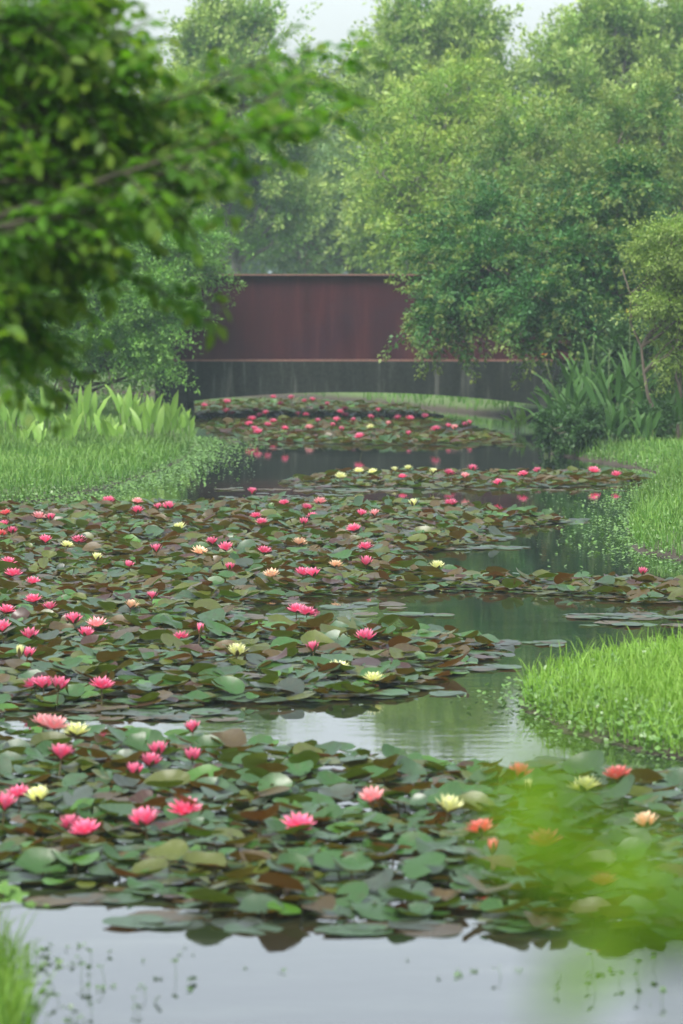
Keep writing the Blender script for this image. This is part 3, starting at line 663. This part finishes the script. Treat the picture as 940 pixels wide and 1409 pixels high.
RC = [(762, 52.5, 1.0, 'leftmost dark canna beside the right end of the arch', None), (785, 51, 1.25, 'dark canna, second from the left on the right bank', (-.35, 1.25, ORG)), (812, 52, 1.35, 'dark canna with a bare flower stalk, third from the left', (.05, 1.5, None)),
      (838, 50.5, 1.3, 'dark canna in the middle of the right bank clump', (.0, 1.35, None)), (868, 52, 1.5, 'tallest canna of the right bank, with a yellow flower', (-.02, 1.78, YEL)), (895, 50.5, 1.15, 'upright canna right of the yellow-flowered one', None),
      (925, 50, .85, 'canna near the right edge with a pale flower bud', (.05, 1.2, None)), (800, 50, .75, 'low dark canna in front, at the water on the right', None), (850, 49.4, .7, 'low canna with a broad pale leaf at the right shore', None),
      (885, 49.3, .6, 'small canna at the foot of the tallest right canna', None), (960, 51, 1.2, 'canna just outside the right edge of the picture', None)]
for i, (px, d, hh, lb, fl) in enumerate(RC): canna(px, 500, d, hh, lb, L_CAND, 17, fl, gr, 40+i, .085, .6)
canna(715, 580, 58.5, .5, 'bright yellow-green low canna at the right foot of the arch', L_CANL, 8, None, gr, 77, .1, .8)

# ------------------------------------------------------------------ lily pads
def pad_mat(name, objcol):
    m, n, l, b, out = new_mat(name)
    if objcol: src = n.new('ShaderNodeObjectInfo').outputs['Color']
    else: src = nd(n, 'ShaderNodeAttribute', attribute_name='pad').outputs['Color']
    at = nd(n, 'ShaderNodeAttribute', attribute_name='var'); s = n.new('ShaderNodeSeparateColor'); l.new(at.outputs['Color'], s.inputs[0])
    f = noise(n, l, 26, 4)
    c = mixc(n, l, ramp(n, l, f, [(.45, 0.0), (.75, .45)]), src, (.04, .028, .014))
    # radiating veins, slightly paler (stored as angle in the attribute)
    w_ = nd(n, 'ShaderNodeMath', operation='MULTIPLY'); l.new(s.outputs[1], w_.inputs[0]); w_.inputs[1].default_value = 2*PI*13
    sn = nd(n, 'ShaderNodeMath', operation='SINE'); l.new(w_.outputs[0], sn.inputs[0])
    v_ = ramp(n, l, sn.outputs[0], [(.9, 0.0), (1.0, .3)])
    c = mixc(n, l, v_, c, (.09, .12, .05))
    ge = n.new('ShaderNodeNewGeometry')
    under = mixc(n, l, s.outputs[2], (.07, .12, .008), (.13, .045, .010))
    c = mixc(n, l, ge.outputs['Backfacing'], c, under)
    l.new(c, b.inputs['Base Color']); b.inputs['Roughness'].default_value = .34
    rr = n.new('ShaderNodeMapRange'); l.new(f, rr.inputs[0]); rr.inputs[3].default_value = .30; rr.inputs[4].default_value = .42; l.new(rr.outputs[0], b.inputs['Roughness'])
    b.inputs['Specular IOR Level'].default_value = .6
    bump(n, l, b, f, .25, .004)
    tr = n.new('ShaderNodeBsdfTranslucent'); l.new(mixc(n, l, 1., c, (1.2, 1.3, .4), 'MULTIPLY'), tr.inputs[0])
    mx = n.new('ShaderNodeMixShader'); mx.inputs[0].default_value = .22; l.new(b.outputs[0], mx.inputs[1]); l.new(tr.outputs[0], mx.inputs[2]); l.new(mx.outputs[0], out.inputs[0])
    return m
PADO = pad_mat('lily_pad_surface', True); PADS = pad_mat('lily_pad_field', False)
def pad_shape(seed, curl, seg=26, rings=4):
    """unit-radius notched leaf; curl in 0 flat .. 1 strongly cupped or folded"""
    r = random.Random(seed); V = [(0, 0, 0)]; A = [(0, 0, r.random(), 1)]; Fc = []
    notch = r.uniform(.1, .28); ph = r.uniform(0, 2*PI); ph2 = r.uniform(0, 2*PI); mode = r.choice(['cup', 'cup', 'fold', 'side', 'wave'])
    el = r.uniform(.85, 1.0); r_n = [r.uniform(-1, 1) for _ in range(seg)]
    for j in range(1, rings+1):
        rr = (j/rings)**.85
        for i in range(seg+1):
            t = i/seg; a = notch+(2*PI-2*notch)*t
            rad = rr*(1+.03*math.sin(5*a+ph)+.02*math.sin(11*a+ph2))
            if rr > .9: rad *= 1-.10*math.exp(-((min(t, 1-t))*14)**2)
            rad *= 1+.035*r_n[i % seg]*(rr > .7); x, y = rad*math.cos(a), rad*math.sin(a)*el; z = 0.0
            if mode == 'cup': z = curl*.55*rr**2.4*(.7+.3*math.sin(2*a+ph))
            elif mode == 'fold': z = curl*.75*abs(y)**1.3
            elif mode == 'side': z = curl*1.0*max(0, math.cos(a-ph)*rr-.25)**1.4
            else: z = curl*.25*math.sin(3*a+ph)*rr**2
            z += .035*math.sin(4*a+ph2)*rr**3*(.4+curl)-.02*rr
            V.append((x, y, z)); A.append((rr, t, A[0][2], 1))
    for i in range(seg): Fc.append((0, 1+i, 2+i))
    for j in range(rings-1):
        for i in range(seg):
            o = 1+j*(seg+1)+i; Fc.append((o, o+seg+1, o+seg+2, o+1))
    return V, Fc, A
FLAT = [pad_shape(i, .12) for i in range(6)]; CURL = [pad_shape(20+i, random.uniform(.45, 1.0)) for i in range(12)]
FLATL = [pad_shape(i, .12, 12, 2) for i in range(6)]; CURLL = [pad_shape(20+i, random.uniform(.45, 1.0), 14, 2) for i in range(12)]
# beds outlined on the water, in picture coordinates -> world
BEDS = [
 ('front', [(-60, 1012), (120, 1016), (300, 1026), (500, 1046), (650, 1066), (760, 1070), (1010, 1078), (1010, 1290), (800, 1282), (700, 1285), (640, 1268), (560, 1268), (400, 1268), (300, 1262), (240, 1250), (200, 1236), (100, 1226), (-60, 1222)], 1.0, .086),
 ('second', [(-120, 870), (330, 862), (480, 868), (640, 876), (700, 896), (650, 915), (600, 945), (530, 964), (430, 968), (300, 970), (170, 980), (-120, 985)], 1.0, .092),
 ('middle', [(-120, 708), (150, 698), (300, 697), (420, 692), (520, 696), (640, 698), (700, 708), (790, 716), (740, 727), (640, 733), (690, 746), (590, 760), (540, 772), (640, 795), (800, 800), (1010, 806), (1010, 832), (900, 834), (800, 822), (640, 813), (560, 818), (450, 822), (340, 834), (330, 868), (-120, 880)], .93, .082),
 ('strip', [(385, 664), (440, 655), (480, 652), (640, 652), (860, 652), (890, 662), (850, 668), (700, 674), (560, 672), (420, 674)], .95, .095),
 ('bridge', [(255, 560), (285, 556), (420, 553), (560, 560), (600, 573), (660, 592), (710, 601), (700, 608), (620, 614), (470, 612), (360, 607), (300, 597), (270, 583)], .95, .10),
]
def inpoly(x, y, poly):
    c = False
    for i in range(len(poly)):
        x1, y1 = poly[i]; x2, y2 = poly[i-1]
        if (y1 > y) != (y2 > y) and x < (x2-x1)*(y-y1)/(y2-y1)+x1: c = not c
    return c
COLS = {'green': (.026, .082, .015), 'fresh green': (.045, .13, .012), 'grey-green': (.036, .08, .034), 'olive': (.062, .080, .008), 'bronze': (.062, .042, .010), 'maroon': (.045, .018, .012), 'slate-grey': (.038, .056, .04)}  # the grey tones carry the sky sheen of waxy leaves as colour
def pick(bed):
    q = random.random()
    if bed == 'front': tb_ = [('green', .38), ('grey-green', .24), ('fresh green', .06), ('olive', .14), ('bronze', .07), ('maroon', .03), ('slate-grey', .08)]
    elif bed == 'second': tb_ = [('green', .26), ('grey-green', .17), ('fresh green', .05), ('olive', .22), ('bronze', .17), ('maroon', .06), ('slate-grey', .06)]
    else: tb_ = [('green', .18), ('grey-green', .13), ('fresh green', .03), ('olive', .29), ('bronze', .21), ('maroon', .08), ('slate-grey', .07)]
    for k, p in tb_:
        q -= p
        if q <= 0: return k
    return 'green'
pads = []   # dict(x,y,z,r,col,tilt,dir,rot,mesh idx,curl,bed)
for name, poly, dens, R in BEDS:
    wp = [tuple(onz(px, py)[:2]) for px, py in poly]
    bx0, bx1 = min(p[0] for p in wp), max(p[0] for p in wp); by0, by1 = min(p[1] for p in wp), max(p[1] for p in wp)
    step = R*1.04
    nyy = int((by1-by0)/step)
    for j in range(nyy+1):
        for i in range(int((bx1-bx0)/step)+1):
            x = bx0+(i+.5*(j % 2))*step+random.uniform(-.45, .45)*step; y = by0+j*step+random.uniform(-.45, .45)*step
            if not inpoly(x, y, wp) or random.random() > dens: continue
            if sdist1(x, y) > -.03: continue
            ed = min(math.hypot(x-a, y-b_) for a, b_ in wp)
            # distance to bed outline
            de = 9
            for k in range(len(wp)):
                ax, ay = wp[k]; cx, cy = wp[k-1]; ex, ey = cx-ax, cy-ay; t = max(0, min(1, ((x-ax)*ex+(y-ay)*ey)/(ex*ex+ey*ey+1e-9)))
                de = min(de, math.hypot(x-ax-t*ex, y-ay-t*ey))
            core = min(1, de/.45); q = random.random()
            clump = .5+.5*math.sin(x*2.3+1.1*math.sin(y*1.7))*math.sin(y*1.9+x*.7)
            if q < .42-.2*core*clump: tilt, z, cu = random.uniform(0, .05), .006+random.uniform(0, .014), False
            elif q < .90: tilt, z, cu = random.uniform(.05, .3), .012+core*random.uniform(.0, .07), random.random() < .55
            else: tilt, z, cu = random.uniform(.26, .62), .02+core*random.uniform(.0, .06), random.random() < .7
            if core < .25 and tilt > .5: tilt *= .5
            if name in ('bridge', 'strip'): tilt *= .6; z *= .6
            pads.append(dict(x=x, y=y, z=z, r=R*random.choice([.55, .75, .9, 1, 1.15])*random.uniform(.85, 1.1), col=pick(name), tilt=tilt, dir=random.uniform(0, 2*PI), rot=random.uniform(0, 2*PI), k=random.randrange(12 if cu else 6), cu=cu, bed=name))
# loose flat pads on open water
LOOSE = [(600, 705, 893, 903, 16), (690, 790, 884, 892, 12), (560, 700, 915, 925, 10), (780, 960, 846, 852, 36), (800, 960, 858, 862, 12), (500, 640, 845, 849, 7), (400, 560, 832, 838, 9), (300, 400, 848, 858, 16),
         (640, 700, 738, 744, 22), (600, 740, 752, 757, 20), (560, 720, 800, 808, 14), (690, 800, 716, 721, 40), (250, 420, 846, 862, 26), (400, 620, 942, 962, 18), (110, 330, 982, 992, 16), (0, 300, 975, 984, 22),
         (180, 340, 1262, 1276, 9), (330, 520, 1275, 1284, 7), (60, 180, 1236, 1246, 5), (480, 640, 1274, 1284, 6), (690, 800, 1040, 1062, 5), (800, 960, 1056, 1070, 9), (300, 480, 600, 618, 40), (430, 560, 670, 678, 30), (420, 860, 667, 676, 60), (640, 720, 610, 616, 12), (300, 480, 672, 690, 34)]
for a, b_, c, d, k in LOOSE:
    for _ in range(k):
        p = onz(random.uniform(a, b_), random.uniform(c, d))
        if sdist1(p.x, p.y) > -.05: continue
        pads.append(dict(x=p.x, y=p.y, z=.004+random.uniform(0, .006), r=random.uniform(.07, .12), col=random.choice(['slate-grey', 'grey-green', 'bronze', 'green']), tilt=random.uniform(0, .03), dir=0, rot=random.uniform(0, 2*PI), k=random.randrange(6), cu=False, bed='loose'))
def padmat4(p):
    ax = Vector((math.cos(p['dir']), math.sin(p['dir']), 0))
    return Matrix.Translation((p['x'], p['y'], p['z']+math.sin(p['tilt'])*p['r']*.75)) @ Matrix.Rotation(p['tilt'], 4, ax) @ Matrix.Rotation(p['rot'], 4, 'Z') @ Matrix.Scale(p['r'], 4)

# ------------------------------------------------------------------ lily flowers
def petal_mat(name, base, mid, tip, trans=.3):
    m, n, l, b, out = new_mat(name)
    at = nd(n, 'ShaderNodeAttribute', attribute_name='var'); s = n.new('ShaderNodeSeparateColor'); l.new(at.outputs['Color'], s.inputs[0])
    c = ramp(n, l, s.outputs[1], [(0, base), (.5, mid), (1, tip)])
    h = n.new('ShaderNodeHueSaturation'); l.new(c, h.inputs['Color']); oi = n.new('ShaderNodeObjectInfo')
    mr = n.new('ShaderNodeMapRange'); l.new(oi.outputs['Random'], mr.inputs[0]); mr.inputs[3].default_value = .82; mr.inputs[4].default_value = 1.08; l.new(mr.outputs[0], h.inputs['Value'])
    l.new(h.outputs[0], b.inputs['Base Color']); b.inputs['Roughness'].default_value = .5
    tr = n.new('ShaderNodeBsdfTranslucent'); l.new(h.outputs[0], tr.inputs[0])
    mx = n.new('ShaderNodeMixShader'); mx.inputs[0].default_value = trans; l.new(b.outputs[0], mx.inputs[1]); l.new(tr.outputs[0], mx.inputs[2]); l.new(mx.outputs[0], out.inputs[0])
    return m
PM = {'pink': petal_mat('pink_petals', (.82, .10, .20), (.80, .09, .22), (.88, .30, .44)),
      'pale pink': petal_mat('pale_pink_petals', (.88, .30, .30), (.85, .32, .34), (.88, .5, .5)),
      'coral': petal_mat('coral_petals', (.85, .18, .12), (.84, .11, .13), (.9, .30, .30)),
      'peach': petal_mat('peach_petals', (.85, .25, .18), (.88, .55, .32), (.9, .68, .5)),
      'yellow': petal_mat('yellow_petals', (.75, .78, .2), (.82, .84, .34), (.88, .9, .52))}
m, n, l, b, out = new_mat('stamens'); STAM = m; b.inputs['Base Color'].default_value = (.8, .45, .04, 1)
SEP = leaf_mat('sepals', (.09, .06, .03), (.13, .10, .03), trans=.15)
def petals(rings, L, wd, seed, closed=0.):
    r = random.Random(seed); V, Fc, A = [], [], []
    for j, (cnt, el, sc, z0) in enumerate(rings):
        for i in range(cnt):
            a = 2*PI*(i+.5*j)/cnt+r.uniform(-.1, .1); e = el+r.uniform(-.09, .09)+closed; LL = L*sc*r.uniform(.92, 1.06)
            rad = Vector((math.cos(a), math.sin(a), 0)); s = Vector((-math.sin(a), math.cos(a), 0)); o = len(V)
            for q in range(6):
                t = q/5; ang = e+.45*t*(1 if el > .4 else .8)   # petals curve upward
                # integrate a gently rising arc
                c = rad*(LL*(t*math.cos(e+.22*t)))+Vector((0, 0, z0+LL*t*math.sin(e+.22*t)))+rad*.008
                w_ = wd*sc*.5*(math.sin(PI*(t**.8*.88+.10))**.9) if q < 5 else .0006
                nn = rad*(-math.sin(ang))+Vector((0, 0, math.cos(ang)))
                for k in (-1, 0, 1): V.append(tuple(c+s*w_*k+nn*(w_*.45*abs(k)))); A.append((.5, t, .5, 1))
            for q in range(5):
                for k in (0, 1): b0 = o+q*3+k; Fc.append((b0, b0+1, b0+4, b0+3))
    return V, Fc, A
KINDS = {'open': ([(8, .22, 1.0, 0), (8, .50, .98, .002), (8, .80, .9, .004), (6, 1.08, .72, .006)], .068, .024),
         'cup': ([(8, .5, 1.0, 0), (8, .78, .98, .002), (7, 1.05, .9, .004), (5, 1.25, .75, .006)], .070, .025),
         'bud': ([(6, 1.15, 1.0, 0), (6, 1.3, .95, .002), (4, 1.42, .9, .003)], .062, .022)}
KINDS['half'] = ([(7, .75, 1.0, 0), (7, 1.0, .95, .002), (6, 1.25, .85, .004)], .066, .024)
FM = {}
def flower_meshes(col, kind, k):
    key = (col, kind, k)
    if key not in FM:
        rg, L, wd = KINDS[kind]; v, f, a = petals(rg, L, wd, hash((len(col), len(kind), k)) % 999)
        pm = mesh('petals', v, f, PM[col], True, a)
        v, f, a = petals([(4, rg[0][1]-.12, .92, -.004)], L, wd*1.0, k); sm_ = mesh('sepals', v, f, SEP, True, a)
        tb = TB()
        for i in range(22):
            an = i*2.4; rr = .003+.010*(i/22)**.5; tb.tube([(rr*math.cos(an), rr*math.sin(an), .004), (rr*1.5*math.cos(an), rr*1.5*math.sin(an), .024)], [.0016, .0011], 4)
        st = tb.me('stamens', STAM)
        FM[key] = (pm, sm_, st)
    return FM[key]
t_ = TB(); t_.tube([(0, 0, 0), (.004, 0, -.08), (0, .004, -.16)], [.0035, .0035, .0035], 5); STALK = t_.me('stalk', STEMR)
FL = """149,688,P 189,689,A 189,702,P 218,697,P 232,697,P 8,705,C 53,710,A 70,712,P 6,721,P 17,730,P 2,733,C 62,743,P 92,749,Y 108,743,P 133,767,Y 247,725,Y 11,772,P 18,789,P 45,799,P 46,824,P 68,835,P
9,839,P 215,756,P 176,778,P 274,758,E 292,745,P 311,754,P 316,780,P 363,757,P 374,790,E 352,709,P 360,718,P 347,677,P 391,691,P 422,697,P 430,709,P 418,718,P 412,746,E 417,787,P 431,789,P 462,776,E 209,820,P 180,832,E
408,838,P 422,842,P 101,853,P 133,858,A 118,871,P 41,874,P 27,898,y 38,899,P 3,864,P 250,875,P 275,866,b 326,897,Y 431,891,P 466,918,Y 48,941,P 60,941,P 81,943,P 140,942,P 60,993,A 74,997,A 104,1006,Y 265,1001,P
686,664,P 497,706,P 487,727,P 516,707,A 620,692,P 569,693,Y 503,752,P 504,774,P 601,779,Y 884,786,P 503,877,P 514,932,Y 440,690,A
494,647,Y 513,648,Y 543,646,Y 562,643,Y 596,649,Y 468,655,Y 554,655,P 618,650,P 650,645,P 720,652,P 740,647,P 817,647,P 848,652,P 640,655,A
475,563,P 487,578,P 475,571,P 510,574,P 548,575,P 564,575,P 585,573,P 510,587,Y 495,600,P 563,597,P 617,586,P 626,589,A 640,584,P 646,582,P 458,585,P
281,557,P 312,553,P 312,566,P 320,568,P 376,546,P 386,555,P 352,564,P 347,576,P 357,572,P 366,568,P 350,590,P 343,583,P 355,594,P 368,584,P 376,579,P 392,589,P 419,551,P 430,550,P 410,570,P 421,570,P 437,579,P 426,588,A 463,578,P 468,566,P 401,547,P 450,556,P 443,561,P 470,591,P 520,565,P 535,583,A 600,590,P
84,1038,P 217,1033,P 207,1047,P 185,1060,P 265,1040,P 26,1090,P 6,1107,P 53,1095,Y 254,1113,P 199,1129,P 97,1134,P 118,1140,P 411,1134,P 512,1096,A 617,1110,Y 662,1138,C 677,1166,c 714,1062,C 727,1082,y 806,1081,Y 851,1065,C 889,1130,E 751,1157,C 831,1212,C"""
CM = {'P': ('pink', None), 'A': ('pale pink', None), 'C': ('coral', None), 'E': ('peach', None), 'Y': ('yellow', None), 'y': ('yellow', 'bud'), 'b': ('pink', 'bud'), 'c': ('coral', 'bud')}
ORD = 'first second third fourth fifth sixth seventh eighth ninth tenth eleventh twelfth thirteenth fourteenth fifteenth sixteenth seventeenth eighteenth nineteenth twentieth'.split()
def ordw(i): 
    if i < 20: return ORD[i]
    return ('twenty-' if i < 29 else 'thirtieth' if i == 29 else 'thirty-')+('' if i == 29 else ORD[i-20 if i < 29 else i-30])
def band(py):
    if py < 563: return 'along the far row under the bridge'
    if py < 577: return 'in the upper middle row under the bridge'
    if py < 630: return 'in the near row under the bridge'
    if py < 670: return 'in the narrow bed before the bridge'
    if py < 735: return 'at the far side of the middle bed'
    if py < 800: return 'across the centre of the middle bed'
    if py < 860: return 'at the near side of the middle bed'
    if py < 1012 and py > 970: return 'on the far edge of the front bed'
    if py < 980: return 'in the second bed'
    if py < 1085: return 'in the back half of the front bed'
    return 'in the near half of the front bed'
fl = []
for tok in FL.split():
    x, y, c = tok.split(','); col, kd = CM[c]; fl.append(dict(px=float(x), py=float(y), col=col, kd=kd))
for bname in set(band(q['py']) for q in fl):
    for col in PM:
        g_ = sorted([q for q in fl if band(q['py']) == bname and q['col'] == col], key=lambda q: q['px'])
        for i, q in enumerate(g_):
            q['ord'] = 'only %s bloom' % col if len(g_) == 1 else ('leftmost %s bloom' % col if i == 0 else 'rightmost %s bloom' % col if i == len(g_)-1 else '%s %s bloom from the left' % (ordw(i), col))
            q['short'] = q['ord']+' '+bname
for i, q in enumerate(fl):
    open_water = (q['px'], q['py']) in ((408, 838), (422, 842), (601, 779))
    zf = random.uniform(.10, .15) if q['py'] > 630 else random.uniform(.10, .22)
    if open_water: zf = .09
    if 890 < q['py'] < 940 and q['px'] > 450: zf = .085
    p = onz(q['px'], q['py'], zf); p.z -= .022; q['w'] = p
    kd = q['kd'] or random.choices(['open', 'cup', 'half'], [.45, .35, .2])[0]; q['kind'] = kd
    pm, sm_, st = flower_meshes(q['col'], kd, random.randrange(3))
    root = empty('water_lily', p); tag(root, (('closed ' if kd == 'bud' else '')+'water lily, '+q['short']).replace('closed water lily, second coral bloom from the left', 'closed water lily, second coral bloom from left').replace('at the near side of the middle bed', 'on the middle bed near side').replace('at the far side of the middle bed', 'on the middle bed far side').replace('in the upper middle row', 'in the upper row'), 'water lily', 'water lilies in bloom on the pond')
    sc = random.uniform(.9, 1.2)
    if q['py'] < 630: sc *= 1.08
    root.scale = (sc,)*3; root.rotation_euler = (random.uniform(-.1, .22), random.uniform(-.2, .2), random.uniform(0, 6.28))
    link('petals', pm, root); link('sepals', sm_, root)
    if kd != 'bud': link('stamens', st, root)
    link('stalk', STALK, root)

# split pads into 300 individuals and one field
for p in pads:
    px, py = topix(p['x'], p['y'], p['z']); p['px'], p['py'] = px, py
    p['in'] = 12 < px < 928 and py < 1400
    p['score'] = p['r']*F/p['y']*(1 if p['tilt'] > .05 or p['bed'] == 'loose' else .8) if p['in'] else 0
pads.sort(key=lambda p: -p['score'])
# keep pads clear of the blooms' stalks and from hiding near blooms
for p in pads:
    for q in fl:
        dy = q['w'].y-p['y']
        if abs(p['x']-q['w'].x) < .10 and 0 < dy < .55 and p['tilt'] > .35: p['tilt'] *= .45; p['z'] = min(p['z'], .05)
solo, rest = pads[:300], pads[300:]
PMesh = {}
def pad_mesh(cu, k):
    if (cu, k) not in PMesh:
        v, f, a = (CURL if cu else FLAT)[k]; PMesh[(cu, k)] = mesh('lily_pad', v, f, PADO, True, a)
    return PMesh[(cu, k)]
used = {}
padstalk = {}
for p in solo:
    q = min(fl, key=lambda q: (q['w'].x-p['x'])**2+(q['w'].y-p['y'])**2*.6 + (9 if q['py'] < 850 else 0)); dx = p['x']-q['w'].x; dy = p['y']-q['w'].y
    fb = '' if abs(dy) < .18 else ('behind' if dy > 0 else 'in front'); lr = '' if abs(dx) < .10 else ('right' if dx > 0 else 'left')
    rel = (fb+' and '+lr+' of') if fb and lr else (('behind' if fb == 'behind' else 'in front of') if fb else (lr+' of' if lr else 'right beside'))
    p['rel'] = rel.replace('behind of', 'behind'); p['q'] = q; p['dd'] = math.hypot(dx, dy)
    p['shape'] = 'curled' if p['cu'] and p['tilt'] < .4 else ('upturned' if p['tilt'] > .4 else 'tilted' if p['tilt'] > .1 else 'flat')
    used.setdefault((p['shape'], p['col'], p['rel'], q['short']), []).append(p)
for key, ps in used.items():
    ps.sort(key=lambda p: p['dd'])
    sb = key[3].replace('the leftmost', 'leftmost').replace('in the upper middle row', 'in the upper row').replace('from the left', 'from left').replace('in the near half of the front bed', 'near front bed').replace('in the back half of the front bed', 'back front bed').replace('on the far edge of the front bed', 'front bed edge').replace('in the second bed', 'second bed').replace('near front bed', 'front bed near half').replace('back front bed', 'front bed back half')
    for i, p in enumerate(ps):
        pre = '' if len(ps) == 1 else ('nearest ' if i == 0 else ordw(i)+' nearest ')
        p['label'] = '%s%s %s pad %s %s' % (pre, p['shape'], p['col'], p['rel'], sb)
        if len(p['label'].split()) > 16: p['label'] = p['label'].replace(' and ', '-').replace(' bloom', '').replace('fresh green', 'fresh-green')
        if len(p['label'].split()) > 16: p['label'] = p['label'].replace(' the ', ' ').replace(' half of', '')
for i, p in enumerate(solo):
    M = padmat4(p); o = link('lily_pad', pad_mesh(p['cu'], p['k'])); o.matrix_world = M
    c = COLS[p['col']]; j = random.uniform(.8, 1.25); o.color = (c[0]*j, c[1]*j, c[2]*j, 1)
    tag(o, p['label'], 'lily pad', 'lily pads floating and crowding on the pond')
    if p['tilt'] > .1:
        hh = (M.translation.z+.05); 
        key = round(hh, 2)
        if key not in padstalk:
            t_ = TB(); t_.tube([(0, 0, 0), (.01, .004, -key*.5), (.0, .0, -key)], [.004]*3, 5); padstalk[key] = t_.me('stalk', STEMR)
        s = link('stalk', padstalk[key], o); s.matrix_parent_inverse = M.inverted(); s.location = M.translation
Vs, Fs, As, Cs = [], [], [], []; o = 0
TRI = {}
for p in rest:
    v, f, a = (CURLL if p['cu'] else FLATL)[p['k']]; v = np.array(v); M = np.array(padmat4(p))
    Vs.append(v@M[:3, :3].T+M[:3, 3]); As.append(np.array(a)); c = COLS[p['col']]; j = random.uniform(.8, 1.25)
    Cs.append(np.tile([c[0]*j, c[1]*j, c[2]*j, 1], (len(v), 1))); Fs += [tuple(i+o for i in q) for q in f]; o += len(v)
me = mesh('lily_pad_field', np.concatenate(Vs), Fs, PADS, True, np.concatenate(As))
ca = me.color_attributes.new('pad', 'FLOAT_COLOR', 'POINT'); ca.data.foreach_set('color', np.concatenate(Cs).astype(np.float32).ravel())
tag(link('lily_pad_field', me), 'mass of overlapping green, grey and bronze lily pads covering the pond', 'lily pads', kind='stuff')

# ------------------------------------------------------------------ haze
m = bpy.data.materials.new('haze'); m.use_nodes = True; n = m.node_tree.nodes; l = m.node_tree.links
n.remove(n['Principled BSDF']); pv = n.new('ShaderNodeVolumePrincipled'); pv.inputs['Color'].default_value = (.72, .90, 1, 1)
pv.inputs['Density'].default_value = .0007; pv.inputs['Anisotropy'].default_value = .0
l.new(pv.outputs[0], n['Material Output'].inputs['Volume'])
tag(link('haze', boxes('haze', [(-601, 601, -301, 901, -1.6, 24)], m)), kind='stuff')
import time
print('pads', len(pads), 'flowers', len(fl), 'objects', len(bpy.data.objects))
